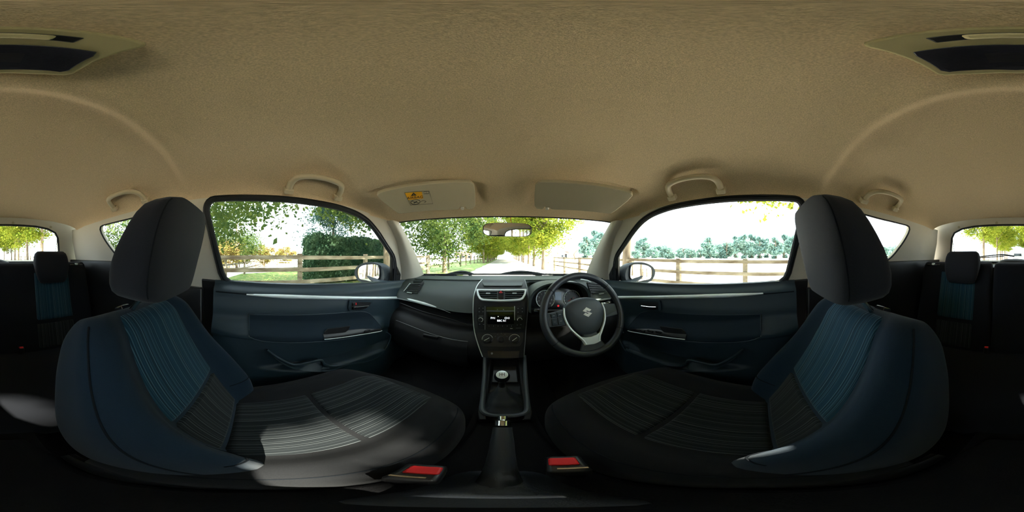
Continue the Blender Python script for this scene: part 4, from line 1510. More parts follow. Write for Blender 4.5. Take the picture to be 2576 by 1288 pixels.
MB().shell(hood_pt, 12, nh - 1, lambda a, b: Vector((-(hood_pt(a, b).x - IO.x) * 0.07, 0.004, -0.008))).build('hood', MT['dash'], ic, ang=50)
bk = []
for t in np.linspace(rad(-30), rad(210), 41):
    bk.append(IO + Vector((1, 0, 0)) * 0.166 * sgnpow(math.cos(t), 0.8) + IUP * (0.108 * sgnpow(math.sin(t), 0.75) - 0.014))
MB().prism(bk, -IN * 0.02).build('dial_board', MT['gloss'], ic)
MB().box(IO + Vector((0, 0.05, -0.135)), (0.34, 0.14, 0.13)).build('column_shroud', MT['dash_low'], ic, bevel=0.02, seg=3)
g1 = PL(1371.5, 753, IO, IN)
g2 = PL(1438.5, 751.5, IO, IN)
for c, kind in ((g1, 'rev_counter'), (g2, 'speedometer')):
    R_ = 0.050
    dl = MB().lathe([(R_, 0), (R_, 0.002), (0, 0.002)], c + IN * 0.001, IN, 40).build(kind, MT['black'], ic)
    ringp = [c + IN * 0.004 + (Vector((1, 0, 0)) * math.cos(t) + IUP * math.sin(t)) * R_ for t in np.linspace(rad(-55), rad(235), 48)]
    MB().tube(ringp, 0.0022, 8).build('dial_ring', MT['silver'], dl)
    n = 9 if kind == 'rev_counter' else 15
    for i in range(n):
        t = rad(225 - 270 * i / (n - 1))
        dr = Vector((1, 0, 0)) * math.cos(t) + IUP * math.sin(t)
        MB().bar(c + IN * 0.0036 + dr * R_ * 0.86, c + IN * 0.0036 + dr * R_ * 0.95, 0.0016, 0.0004, up=IN).build('tick', MT['white'], dl)
        if kind == 'rev_counter':
            text('dial_number', str(i), c + IN * 0.0036 + dr * R_ * 0.70, (1, 0, 0), IUP, 0.0105, MT['white'], dl)
        elif i % 2 == 0:
            text('dial_number', str(i * 10), c + IN * 0.0036 + dr * R_ * 0.70, (1, 0, 0), IUP, 0.0085, MT['dim'], dl)
    t = rad(215)
    dr = Vector((1, 0, 0)) * math.cos(t) + IUP * math.sin(t)
    if kind == 'speedometer':
        dr = Vector((-1, 0, 0)) * math.cos(rad(25)) - IUP * math.sin(rad(25))
    MB().bar(c + IN * 0.006 - dr * 0.012, c + IN * 0.006 + dr * R_ * 0.62, 0.0020, 0.0008, up=IN).build('needle', MT['red'], dl)
    MB().lathe([(0.006, 0), (0.006, 0.004), (0, 0.005)], c + IN * 0.003, IN, 16).build('needle_hub', MT['black'], dl)


def iq(u, v):
    return PL(u, v, IO + IN * 0.002, IN)


MB().prism([iq(1396, 735), (iq(1412, 735)), iq(1412, 755), iq(1396, 755)], IN * 0.002).build('trip_display', MT['lcd_dim'], ic)
c = iq(1404, 769.5)
MB().tube([c + IN * 0.003 + (Vector((1, 0, 0)) * math.cos(t) + IUP * math.sin(t)) * 0.0042 for t in np.linspace(0, 2 * PI, 17)[:-1]], 0.0012, 6, True).build('warning_lamp', MT['lamp_red'], ic)

# ================================================================== STEERING WHEEL
WC = Vector((0.322, 0.605, -0.256))
TL = rad(25)
WN_ = Vector((0, -math.cos(TL), math.sin(TL)))
WX = Vector((1, 0, 0))
WY = Vector((0, math.sin(TL), math.cos(TL)))
RW = 0.178


def wp(a, b, h=0.0):
    return WC + WX * a + WY * b + WN_ * h


sw = empty('steering_wheel', WC - WN_ * 0.10, 'three-spoke leather steering wheel with silver S emblem', 'steering wheel')
MB().tube([wp(RW * math.cos(t), RW * math.sin(t), 0.012) for t in np.linspace(0, 2 * PI, 97)[:-1]], 0.0155, 14, True).build('rim', MT['leather'], sw)
for t in (40, 140, 215, 325):
    t = rad(t)
    c = wp(RW * math.cos(t), RW * math.sin(t), 0.012)
    tn = WX * -math.sin(t) + WY * math.cos(t)
    a_ = WX * math.cos(t) + WY * math.sin(t)
    MB().tube([c + (a_ * math.cos(q) + WN_ * math.sin(q)) * 0.0157 for q in np.linspace(0, 2 * PI, 21)[:-1]], 0.0010, 5, True).build('rim_seam', MT['seam'], sw)
# airbag pad
PADO = [(-0.090, 0.032), (-0.060, 0.064), (0.0, 0.076), (0.060, 0.064), (0.090, 0.032), (0.088, -0.008), (0.070, -0.050), (0.040, -0.084), (0.0, -0.094), (-0.040, -0.084), (-0.070, -0.050), (-0.088, -0.008)]
PO = smooth([Vector((a, b, 0)) for a, b in PADO], 5, True)
rings = []
for f, h in ((1.0, -0.02), (1.0, 0.004), (0.97, 0.012), (0.88, 0.019), (0.6, 0.025), (0.25, 0.028)):
    rings.append([wp(p.x * f, p.y * f, h) for p in PO])
pad = MB().loft(rings).build('airbag_pad', MT['pad'], sw, ang=60)
text('pad_text', 'AIRBAG', wp(0, -0.046, 0.0246), WX, WY, 0.0085, MT['dash_low'], pad, 0.0004)
# emblem: plain white stands in for the bright reflection in the chrome
S_ = [(-0.95, 0.36), (0, 1.0), (0.95, 0.36), (0.47, 0.04), (0.0, 0.36), (-0.22, 0.22), (0.95, -0.36), (0, -1.0), (-0.95, -0.36), (-0.47, -0.04), (0, -0.36), (0.22, -0.22)]
MB().prism([wp(a * 0.0215, 0.006 + b * 0.0215, 0.0262) for a, b in S_], WN_ * 0.004).build('emblem', MT['white'], sw, smooth=False)['label'] = 'chrome letter S badge, its shine painted white'
# spokes
def spoke(name, px, h0, h1, m, bev=0.005, parent=None):
    return MB().prism([wp(a, b, h0) for a, b in px], WN_ * (h1 - h0)).build(name, m, parent or sw, bevel=bev)


spoke('spoke', [(-0.060, 0.038), (-0.168, 0.022), (-0.172, -0.010), (-0.165, -0.035), (-0.058, -0.036)], -0.008, 0.010, MT['pad'])
spoke('spoke', [(0.060, 0.038), (0.168, 0.022), (0.172, -0.010), (0.165, -0.035), (0.058, -0.036)], -0.008, 0.010, MT['pad'])
spoke('spoke', [(-0.030, -0.075), (0.030, -0.075), (0.040, -0.125), (0.062, -0.168), (0.0, -0.180), (-0.062, -0.168), (-0.040, -0.125)], -0.006, 0.012, MT['pad'])
vv = smooth([wp(-0.090, 0.038, 0.011), wp(-0.094, 0.0, 0.012), wp(-0.082, -0.044, 0.012), wp(-0.056, -0.084, 0.012), wp(-0.038, -0.108, 0.012), wp(-0.030, -0.132, 0.012)], 5)
t3 = MB()
t3.tube(vv, [0.004 + 0.003 * i / len(vv) for i in range(len(vv))], 8)
t3.build('spoke_trim', MT['silver'], sw)
vv = [wp(-(p - WC).dot(WX), (p - WC).dot(WY), (p - WC).dot(WN_)) for p in vv]
MB().tube(vv, [0.004 + 0.003 * i / len(vv) for i in range(len(vv))], 8).build('spoke_trim', MT['silver'], sw)
spoke('spoke_trim', [(-0.050, -0.090), (-0.026, -0.100), (0.0, -0.103), (0.026, -0.100), (0.050, -0.090), (0.032, -0.134), (0.0, -0.139), (-0.032, -0.134)], 0.008, 0.0155, MT['silver'], 0.003)
# audio buttons on the left spoke, blank plate on the right
for a, b, w_, h_ in ((-0.137, 0.011, 0.022, 0.016), (-0.112, 0.014, 0.022, 0.018), (-0.137, -0.015, 0.022, 0.028), (-0.112, -0.014, 0.022, 0.030)):
    k = spoke('audio_button', [(a - w_ / 2, b - h_ / 2), (a + w_ / 2, b - h_ / 2), (a + w_ / 2, b + h_ / 2), (a - w_ / 2, b + h_ / 2)], 0.0095, 0.014, MT['door'], 0.002)
    spoke('button_mark', [(a - 0.004, b - 0.0015), (a + 0.004, b - 0.0015), (a + 0.004, b + 0.0015), (a - 0.004, b + 0.0015)], 0.0140, 0.0144, MT['dim'], 0, k)
spoke('blank_plate', [(0.100, 0.026), (0.155, 0.018), (0.157, -0.014), (0.098, -0.026)], 0.0095, 0.0125, MT['dash'], 0.002)
MB().lathe([(0.045, -0.02), (0.05, -0.05), (0.055, -0.12), (0.0, -0.12)], WC, WN_, 24).build('column', MT['dash_low'], sw)

# stalks
for s in (-1, 1):
    st_ = empty('indicator_stalk' if s < 0 else 'wiper_stalk', WC - WN_ * 0.07, 'black stalk %s' % ('left of the wheel rim with grey bands' if s < 0 else 'right of the wheel by the side vent'), 'stalk')
    a = WC - WN_ * 0.065 + WX * s * 0.03 + WY * 0.03
    b = PY(1349, 783, 0.74) if s < 0 else PY(1533, 763, 0.72)
    MB().tube([a, a.lerp(b, 0.6), b], [0.007, 0.008, 0.011], 12).build('stem', MT['black'], st_)
    dd = (b - a).normalized()
    MB().lathe([(0.011, -0.03), (0.015, -0.02), (0.016, 0.004), (0.011, 0.010), (0, 0.011)], b, dd, 18).build('end_knob', MT['gloss'], st_)
    for k in (-0.05, -0.042):
        MB().lathe([(0.0095, 0), (0.011, 0.002), (0.0095, 0.004)], b + dd * k, dd, 16).build('band', MT['silver'], st_)

# ================================================================== OVERHEAD
for s in (-1, 1):
    a, b, c = PZ(1192, 462, 0.266), PZ(947, 490, 0.220), PZ(1192, 527, 0.202)
    n = (b - a).cross(c - a).normalized()
    if n.z > 0:
        n = -n
    OUTV = [(1160, 458), (1185, 458), (1194, 466), (1196, 490), (1196, 518), (1190, 526), (1180, 527), (1173, 525.5), (1170, 520.5), (1158, 520.5), (1155, 526), (1148, 527.5), (1080, 531), (1010, 538), (1003, 538), (990, 530), (960, 506), (948, 493), (950, 488), (965, 482), (1020, 470), (1090, 461.5)]
    P = [PL(u, v, a, n) for u, v in OUTV]
    mir = lambda p: Vector((-s * p.x, p.y, p.z))
    P = [mir(p) for p in P]
    N = Vector((-s * n.x, n.y, n.z))
    vz = empty('sun_visor', (s * 0.25, 0.6, 0.28), 'beige sun visor %s' % ('with orange airbag warning label' if s < 0 else 'without label above the steering wheel'), 'sun visor', 'sun visors')
    MB().prism(P, -N * 0.018).build('visor_board', MT['visor'], vz, bevel=0.007, seg=3)
    rim = [p - N * 0.004 for p in P]
    cl = PL(1163, 524, a, n)
    cl = mir(cl)
    MB().lathe([(0.007, -0.012), (0.008, 0.0), (0.006, 0.004), (0, 0.004)], cl + Vector((0, 0.004, 0)), N, 14).build('pivot_clip', MT['trim'], vz)
    hook = MB()
    hook.box(cl - N * 0.012, (0.022, 0.012, 0.014)).build('clip_base', MT['handle'], vz, bevel=0.003)
    if s < 0:
        pl = (a + n * 0.0006, n, None)
        q = lambda u, v: PL(u, v, pl[0], pl[1])
        lb = MB().prism([q(1018, 484), q(1079, 480), q(1087, 512), q(1035, 516)], n * 0.0004).build('warning_label', MT['visor'], vz)
        edge = [q(1018, 484), q(1079, 480), q(1089, 512), q(1033, 516)]
        MB().tube([p + n * 0.0006 for p in edge], 0.0006, 4, True).build('label_border', MT['print'], lb)
        MB().prism([q(1018.5, 485.5), q(1061, 482), q(1065, 499), q(1027, 503)], n * 0.0008).build('orange_panel', MT['orange'], lb)
        X = (q(1062, 497) - q(1028, 500)).normalized()
        Yv = n.cross(X)
        if Yv.dot(q(1040, 484) - q(1044, 500)) < 0:
            Yv = -Yv
        # reading direction towards the camera
        text('label_text', 'AIRBAG', q(1044, 496.5) + n * 0.0012, X, Yv, 0.0165, MT['print'], lb, 0.0002)
        t0 = q(1040.5, 488.5) + n * 0.001
        MB().prism([[t0 + Yv * 0.0085, t0 - Yv * 0.006 + X * 0.010, t0 - Yv * 0.006 - X * 0.010], [t0 + Yv * 0.003, t0 - Yv * 0.004 + X * 0.0012, t0 - Yv * 0.004 - X * 0.0012]], n * 0.0005).build('warning_triangle', MT['print'], lb)
        for (u, v, r_) in ((1045, 508, 0.014), ):
            c0 = q(u, v) + n * 0.001
            MB().tube([c0 + X * math.cos(t) * r_ * 1.2 + Yv * math.sin(t) * r_ * 0.85 for t in np.linspace(0, 2 * PI, 25)[:-1]], 0.0011, 5, True).build('ban_ring', MT['print'], lb)
            MB().bar(c0 - X * 0.012 + Yv * 0.006, c0 + X * 0.012 - Yv * 0.006, 0.0016, 0.0006, up=n).build('ban_bar', MT['print'], lb)
            MB().bar(c0 - X * 0.006 - Yv * 0.005, c0 + X * 0.006 + Yv * 0.003, 0.0040, 0.0006, up=n).build('seat_mark', MT['print'], lb)
        c0 = q(1072, 484.5) + n * 0.001
        MB().tube([c0 + X * x + Yv * y for x, y in ((-0.008, -0.005), (0.008, -0.005), (0.008, 0.005), (-0.008, 0.005))], 0.0007, 4, True).build('book_mark', MT['print'], lb)
        MB().bar(c0 - Yv * 0.005, c0 + Yv * 0.005, 0.001, 0.0006, up=n).build('book_spine', MT['print'], lb)
        c0 = q(1066, 506) + n * 0.001
        MB().tube(smooth([c0 + X * x + Yv * y for x, y in ((-0.010, 0.0), (0.0, 0.004), (0.008, -0.002), (0.002, -0.006))], 4), 0.0008, 4).build('arrow_mark', MT['print'], lb)

rm = empty('rear_view_mirror', (0.005, 0.86, 0.16), 'black-rimmed rear-view mirror hanging at the windscreen centre', 'rear-view mirror')
c = PY(1275, 577.5, 0.78)
RMX = Vector((math.cos(rad(-7)), math.sin(rad(-7)), -0.035)).normalized()
RMN = Vector((math.sin(rad(-7)), -math.cos(rad(-7)), -0.06)).normalized()
RMY = RMN.cross(RMX).normalized()
if RMY.z < 0:
    RMY = -RMY
def mo(f, h):
    return [c + RMX * (0.119 * f * sgnpow(math.cos(t), 0.38) if True else 0) + RMY * (0.0335 * f * sgnpow(math.sin(t), 0.60)) + RMN * h for t in np.linspace(0, 2 * PI, 65)[:-1]]
MB().loft([mo(0.965, 0.002), mo(1.0, 0.0), mo(1.0, -0.012), mo(0.9, -0.024), mo(0.5, -0.032)]).build('housing', MT['black'], rm, ang=60)
MB().prism(mo(0.955, 0.001), RMN * 0.002).build('mirror_glass', MT['mirror'], rm, smooth=False)
MB().tube([c + RMY * 0.01 - RMN * 0.02, c + Vector((0, 0.05, 0.036)), ws_pt(0.83, 0.5) + Vector((0, -0.004, 0))], [0.012, 0.009, 0.013], 12).build('stem', MT['black'], rm)
MB().lathe([(0.020, 0), (0.020, 0.006), (0.012, 0.012), (0, 0.012)], ws_pt(0.83, 0.5) + Vector((0, -0.001, 0)), (0, -1, -0.8), 20).build('foot', MT['black'], rm)
MB().tube(smooth([ws_pt(0.86, 0.5) + Vector((0.01, -0.006, 0)), ws_pt(0.90, 0.53) + Vector((0, -0.006, 0)), ws_pt(0.96, 0.525) + Vector((0, -0.004, 0)), ws_pt(0.99, 0.53)], 4), 0.0012, 5).build('cable', MT['red'], rm)

# grab handles
def handle(s, yc, half, lbl):
    e = empty('grab_handle', (s * 0.52, yc, 0.27), lbl, 'grab handle', 'roof grab handles')
    P = [(0.556, -1.0, 0.236), (0.545, -1.0, 0.246), (0.520, -0.97, 0.262), (0.494, -0.80, 0.272), (0.482, -0.4, 0.276), (0.480, 0.0, 0.277), (0.482, 0.4, 0.276), (0.494, 0.80, 0.272), (0.520, 0.97, 0.262), (0.545, 1.0, 0.246), (0.556, 1.0, 0.236)]
    pts = smooth([Vector((s * x, yc + half * f, z)) for x, f, z in P], 4)
    k = len(pts)
    MB().tube(pts, [0.013 - 0.003 * math.sin(PI * i / (k - 1)) for i in range(k)], 10).build('grip', MT['handle'], e)
    for q in (-1, 1):
        MB().box((s * 0.552, yc + q * half, 0.243), (0.030, 0.034, 0.022), Matrix.Rotation(rad(-s * 50), 3, 'Y')).build('end_cap', MT['handle'], e, bevel=0.005)
    return e


handle(-1, 0.235, 0.098, 'beige grab handle above the passenger door window')
handle(1, 0.235, 0.098, 'beige grab handle above the driver door window')
handle(-1, -0.50, 0.095, 'beige grab handle above the rear quarter glass behind the passenger headrest')
handle(1, -0.50, 0.095, 'beige grab handle above the rear quarter glass behind the driver headrest')

# dome lamp
dl = empty('ceiling_lamp', (0, -0.11, 0.355), 'beige framed ceiling lamp with dark ribbed lens', 'ceiling lamp')
ZL = 0.356
def lp(u, v, z=0.338):
    return PZ(u, v, z)
OL = [(2174, 111), (2230, 88), (2330, 74), (2450, 68), (2576, 67)]
OR_ = [(0, 67), (110, 70), (210, 78), (300, 92), (360, 112)]
half = [(0.0, -0.0575), (0.035, -0.0570), (0.060, -0.0560), (0.076, -0.0550), (0.080, -0.0600), (0.079, -0.100), (0.078, -0.145), (0.072, -0.152), (0.040, -0.160), (0.0, -0.163)]
loop = [Vector((x, y, ZL - 0.001)) for x, y in half] + [Vector((-x, y, ZL - 0.001)) for x, y in reversed(half[1:-1])]
MB().prism(loop, (0, 0, -0.020)).build('frame', MT['lamp_frame'], dl, bevel=0.006, seg=3)
hl = [(0.0, -0.094), (0.066, -0.089), (0.0695, -0.098), (0.0695, -0.138), (0.064, -0.144), (0.0, -0.153)]
loop = [Vector((x, y, ZL - 0.0205)) for x, y in hl] + [Vector((-x, y, ZL - 0.0205)) for x, y in reversed(hl[1:-1])]
ln = MB().prism(loop, (0, 0, -0.003)).build('lens', MT['lens'], dl, bevel=0.001)
for i in range(13):
    y = -0.100 - 0.0036 * i
    MB().box((0, y, ZL - 0.0240), (0.126, 0.0012, 0.0012)).build('lens_rib', MT['lens'], ln)
MB().box((0.0, -0.122, ZL - 0.0238), (0.045, 0.022, 0.0012)).build('bulb_shadow', MT['black'], ln)
sl = MB().box((0, -0.0735, ZL - 0.0205), (0.086, 0.0125, 0.003)).build('switch_slot', MT['black'], dl, bevel=0.002)
MB().box((-0.002, -0.0735, ZL - 0.0235), (0.054, 0.0105, 0.006)).build('switch', MT['amber'], sl, bevel=0.003)

# front wipers, lying at the foot of the screen outside
for uu, lbl in (((1122, 1150, 1170, 1195), 'black wiper blade resting before the passenger side of the windscreen'), ((1256, 1290, 1325, 1372), 'black wiper blade resting before the steering wheel')):
    wv = empty('windscreen_wiper', PY(uu[1], 690, 1.22), lbl, 'wiper', 'windscreen wipers')
    q = [PY(uu[0], 689.5, 1.27), PY(uu[1], 685, 1.27), PY(uu[2], 684.5, 1.26), PY(uu[3], 689.5, 1.24)]
    MB().tube(smooth(q, 5), [0.003 + 0.009 * math.sin(PI * i / 15) for i in range(16)], 6).build('blade', MT['rubber'], wv)
    q = [PY(uu[1], 687, 1.28), PY(uu[2], 688, 1.30), PY(uu[3] - 8, 694, 1.32)]
    MB().tube(smooth(q, 5), 0.007, 6).build('arm', MT['black'], wv)

# ================================================================== OUTSIDE
def sheet(name, pts, z, m, label, cat, kind='structure'):
    o = MB().prism([Vector((x, y, z)) for x, y in pts], (0, 0, -0.02)).build(name, m, smooth=False)
    return tag(o, label, cat, kind=kind)


sheet('ground', [(-160, -160), (160, -160), (160, 160), (-160, 160)], GZ - 0.02, MT['field'], 'pale paddock ground reaching to the tree line', 'field')
sheet('road', [(-2.3, -150), (2.6, -150), (2.6, 150), (-2.3, 150)], GZ + 0.005, MT['gravel'], 'pale gravel drive running straight between the tree rows', 'drive')
wav = lambda y: 0.12 * math.sin(y * 1.7) + 0.07 * math.sin(y * 4.1)
L = [(-2.35 + wav(y), y) for y in np.linspace(2.0, 60, 80)]
sheet('verge_left', L + [(-9.0, 60), (-9.0, 9.5), (-6, 2.0)], GZ + 0.015, MT['verge'], 'patchy green grass verge left of the drive ahead', 'verge')
L = [(-2.5 + wav(y), y) for y in np.linspace(-1.2, 2.0, 20)]
sheet('lawn', [(-2.5, -1.2)] + L + [(-6.0, 2.0), (-10.5, 6.5), (-13, 6.5), (-9.5, -0.8), (-6, -1.8)], GZ + 0.022, MT['lawn'], 'green lawn with fallen leaves below the passenger window', 'lawn')
sheet('path', [(-5.0, -2.6), (-22, 0.6), (-22, 2.2), (-9.8, -0.4), (-5.4, -1.7)], GZ + 0.026, MT['gravel'], 'pale side track branching off behind the lawn', 'track')
# fallen leaves on the lawn
rnd = random.Random(5)
m = MB()
for i in range(900):
    x, y = rnd.uniform(-9, -2.6), rnd.uniform(-1.0, 5.5)
    a, r_ = rnd.uniform(0, 6.28), rnd.uniform(0.02, 0.05)
    z = GZ + 0.036 + rnd.uniform(0, 0.006)
    m.add([(x + r_ * math.cos(a + k), y + r_ * math.sin(a + k), z + 0.004 * (k > 2)) for k in (0, 1.6, 3.1, 4.7)], [(0, 1, 2, 3)])
o = m.build('fallen_leaves', mat('fallen_leaf', (0.55, 0.42, 0.12), 0.8), smooth=False, normals=False)
tag(o, 'yellow fallen leaves scattered over the lawn', 'leaves', kind='stuff')

LEAF = {}


def crown_mesh(key, m, n, rx, rz, leaf, seed, hollow=0.35, clusters=26, flat=0.0):
    """a crown of separate leaves gathered in clumps on branches"""
    rnd = random.Random(seed)
    cl = []
    for i in range(clusters):
        while True:
            p = Vector((rnd.uniform(-1, 1), rnd.uniform(-1, 1), rnd.uniform(-1, 1)))
            if hollow < p.length < 1:
                break
        cl.append((Vector((p.x * rx, p.y * rx, p.z * rz)), rnd.uniform(0.22, 0.42) * rx))
    mb = MB()
    V, F = [], []
    for i in range(n):
        c, r_ = cl[rnd.randrange(clusters)]
        d = Vector((rnd.gauss(0, 1), rnd.gauss(0, 1), rnd.gauss(0, 0.7))) * r_ * 0.55
        o = c + d
        u = Vector((rnd.gauss(0, 1), rnd.gauss(0, 1), rnd.gauss(0, 1) * (1 - flat))).normalized()
        t = u.cross(Vector((rnd.gauss(0, 1), rnd.gauss(0, 1), rnd.gauss(0, 1)))).normalized()
        L = leaf * rnd.uniform(0.65, 1.25)
        k = len(V)
        V += [o - u * L * 0.5, o + t * L * 0.36 + u.cross(t) * L * 0.10, o + u * L * 0.5, o - t * L * 0.36 + u.cross(t) * L * 0.10]
        F.append((k, k + 1, k + 2, k + 3))
    me = bpy.data.meshes.new(key)
    me.from_pydata([tuple(v) for v in V], [], F)
    me.materials.append(m)
    LEAF[key] = (me, cl)
    return me


crown_mesh('lime_a', MT['leaf1'], 15000, 2.3, 3.6, 0.17, 1, 0.25, 40)
crown_mesh('lime_b', MT['leaf1'], 15000, 2.1, 3.4, 0.17, 2, 0.25, 40)
crown_mesh('lime_c', MT['leaf1'], 15000, 2.4, 3.7, 0.17, 3, 0.25, 40)
crown_mesh('maple', MT['leaf2'], 14000, 2.6, 2.5, 0.115, 4, 0.3, 40)
crown_mesh('dark', MT['leaf2'], 20000, 2.7, 3.0, 0.14, 8, 0.2, 44)
crown_mesh('bluish', MT['leaf6'], 15000, 1.9, 2.6, 0.12, 5, 0.1, 40)
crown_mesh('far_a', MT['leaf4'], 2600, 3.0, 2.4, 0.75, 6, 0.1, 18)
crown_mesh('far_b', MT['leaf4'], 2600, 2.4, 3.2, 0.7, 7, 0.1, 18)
crown_mesh('copper', MT['leaf5'], 5000, 1.5, 1.3, 0.16, 9, 0.1, 22)
crown_mesh('shade', MT['leaf1'], 26000, 2.8, 3.6, 0.17, 12, 0.15, 60)
# gaps in that crown: the sun reaches the passenger cushion and the driver's seat edge through them
me = LEAF['shade'][0]
gaps = [(Vector((-0.18, 0.04, -0.51)), 0.085), (Vector((-0.18, 0.11, -0.51)), 0.085), (Vector((-0.18, 0.18, -0.51)), 0.085), (Vector((0.17, -0.05, -0.44)), 0.10), (Vector((-0.09, 0.0, -0.58)), 0.07), (Vector((-0.06, -0.37, -0.57)), 0.10), (Vector((0.08, -0.37, -0.57)), 0.10)]
bm = bmesh.new()
bm.from_mesh(me)
dead = []
for f in bm.faces:
    p = f.calc_center_median() * 1.0 + Vector((3.5, -1.25, GZ + 5.9))
    for g, r_ in gaps:
        q = p - g
        if (q - sv * q.dot(sv)).length < r_ * 0.55 + 0.03:
            dead.append(f)
            break
bmesh.ops.delete(bm, geom=dead, context='FACES')
bm.to_mesh(me)
bm.free()
TRUNK = {}


def trunk_mesh(key, h, r, cl, base, seed, nb=7):
    rnd = random.Random(seed)
    m = MB()
    pts = [Vector((0.10 * math.sin(f * 2.1 + seed), 0.10 * math.sin(f * 1.7 + 2 * seed), h * f)) for f in np.linspace(0, 1, 12)]
    for p in pts:
        p -= Vector((pts[0].x, pts[0].y, 0))*0
    o = pts[0].copy()
    pts = [p - Vector((o.x, o.y, 0)) for p in pts]
    m.tube(pts, [r * (1.25 if i == 0 else 1.0 - 0.72 * i / 11) for i in range(12)], 12)
    for c, q in rnd.sample(cl, min(nb, len(cl))):
        z0 = max(base * 0.9, min(h * 0.9, (c.z + base + 3) * 0.7))
        f = z0 / h * 11
        i = min(10, int(f))
        a = pts[i].lerp(pts[i + 1], f - i)
        b = Vector((c.x, c.y, max(c.z, z0 * 0.0) + 0))
        b = Vector((c.x * 0.9, c.y * 0.9, z0 + max(0.3, min(2.0, 0.5 * Vector((c.x, c.y)).length + 0.3))))
        mid = a.lerp(b, 0.5) + Vector((0, 0, 0.15))
        m.tube(smooth([a, mid, b], 4), [r * 0.32, r * 0.30, r * 0.28, r * 0.25, r * 0.2, r * 0.16, r * 0.12, r * 0.09, r * 0.05], 6)
    me_o = m.build(key, MT['bark'])
    me = me_o.data
    bpy.data.objects.remove(me_o)
    TRUNK[key] = me
    return me


for k, h, r, b in (('lime_a', 8.5, 0.145, 2.6), ('lime_b', 8.0, 0.14, 2.4), ('lime_c', 8.8, 0.15, 2.8), ('maple', 5.5, 0.13, 2.0), ('dark', 6.5, 0.13, 2.0), ('bluish', 5.5, 0.11, 1.5), ('far_a', 5.0, 0.25, 1.0), ('far_b', 6.0, 0.25, 1.0), ('copper', 2.2, 0.05, 0.6), ('shade', 8.4, 0.14, 2.8)):
    trunk_mesh(k, h, r, LEAF[k][1], b, len(k) + int(h))


def tree(name, x, y, kind, cz, label, cat, group, sc_=1.0, rz=0.0, lean=0.0, tr=1.0, wide=1.0):
    e = empty(name, (x, y, GZ), label, cat, group)
    e.rotation_euler = (lean, 0, rz)
    t = bpy.data.objects.new('trunk', TRUNK[kind])
    C.objects.link(t)
    t.parent = e
    t.scale = (sc_ * tr, sc_ * tr, sc_)
    c = bpy.data.objects.new('crown', LEAF[kind][0])
    C.objects.link(c)
    c.parent = e
    c.location = (0, 0, cz * sc_)
    c.scale = (sc_ * wide, sc_ * wide, sc_)
    c['kind'] = 'stuff'
    return e


ORD = ['nearest', 'second', 'third', 'fourth', 'fifth', 'sixth', 'seventh', 'eighth', 'ninth', 'tenth', 'eleventh', 'twelfth']
rnd = random.Random(11)
KS = ('lime_a', 'lime_b', 'lime_c')


def row(x, ys, side, where, cz=5.6):
    for i, y in enumerate(ys):
        tree('avenue_tree', x + rnd.uniform(-0.12, 0.12), y, KS[(i + (x > 0)) % 3], cz + rnd.uniform(-0.2, 0.2), '%s yellow-green avenue tree in the %s row %s' % (ORD[i], side, where), 'tree', 'avenue trees', rnd.uniform(0.95, 1.08), rnd.uniform(0, 6.28), wide=1.32)


row(3.15, [13.0, 17.4, 21.8, 26.2, 30.6, 35.2, 40, 45, 51, 58], 'right', 'ahead', 5.0)
row(-3.1, [24, 28.5, 33.5, 38, 42.5, 47, 52, 58], 'left', 'ahead', 4.4)
row(-3.25, [-10.8, -15.4, -19.9, -24.4, -29, -34, -40, -47], 'passenger-side', 'behind the car', 5.9)
row(3.1, [-15.2, -26.5, -31, -35.5, -40, -46, -53], 'driver-side', 'behind the car', 6.0)
tree('roadside_tree', -3.75, 9.7, 'dark', 3.9, 'leafy dark green tree ahead left beside the post fence', 'tree', None, 1.08, 0.6)
tree('roadside_tree', -3.55, 4.05, 'dark', 5.0, 'tree trunk beside the hedge behind the passenger wing mirror', 'tree', None, 1.08, 2.1)
tree('roadside_tree', 3.45, 3.75, 'lime_b', 7.6, 'rough trunk between driver wing mirror and windscreen pillar', 'tree', None, 1.0, 1.1, tr=1.1)
tree('roadside_tree', -4.3, -1.35, 'maple', 3.7, 'maple with drooping branches above the passenger window', 'tree', None, 0.92, 0.2)
tree('roadside_tree', 3.5, -1.25, 'shade', 5.9, 'tree whose yellow leaves hang at the top of the driver window', 'tree', None, 1.0, 0.0)
tree('garden_tree', -8.6, 4.9, 'bluish', 4.0, 'bluish dense tree rising behind the clipped hedge', 'tree', None, 0.95, 0.5)
tree('garden_tree', -13.5, -1.0, 'maple', 3.2, 'yellowing tree beyond the side track in the passenger window', 'tree', None, 0.8, 2.5)
tree('garden_tree', -9.0, -7.5, 'dark', 3.4, 'dark tree seen through the passenger rear quarter glass', 'tree', None, 0.9, 1.5)
for i, (x, y, s_, lb) in enumerate(((-15.5, -0.9, 1.0, 'copper shrub at the rear edge of the passenger window'), (-16.5, 1.6, 0.8, 'low orange shrub beyond the side track fence'), (-17.5, 4.0, 0.75, 'small copper shrub left of the white gap by the hedge'), (-12.0, -1.9, 0.8, 'leafy copper shrub low beside the passenger door pillar'))):
    tree('garden_shrub', x, y, 'copper', 1.6, lb, 'shrub', 'copper shrubs', s_, i * 1.3)

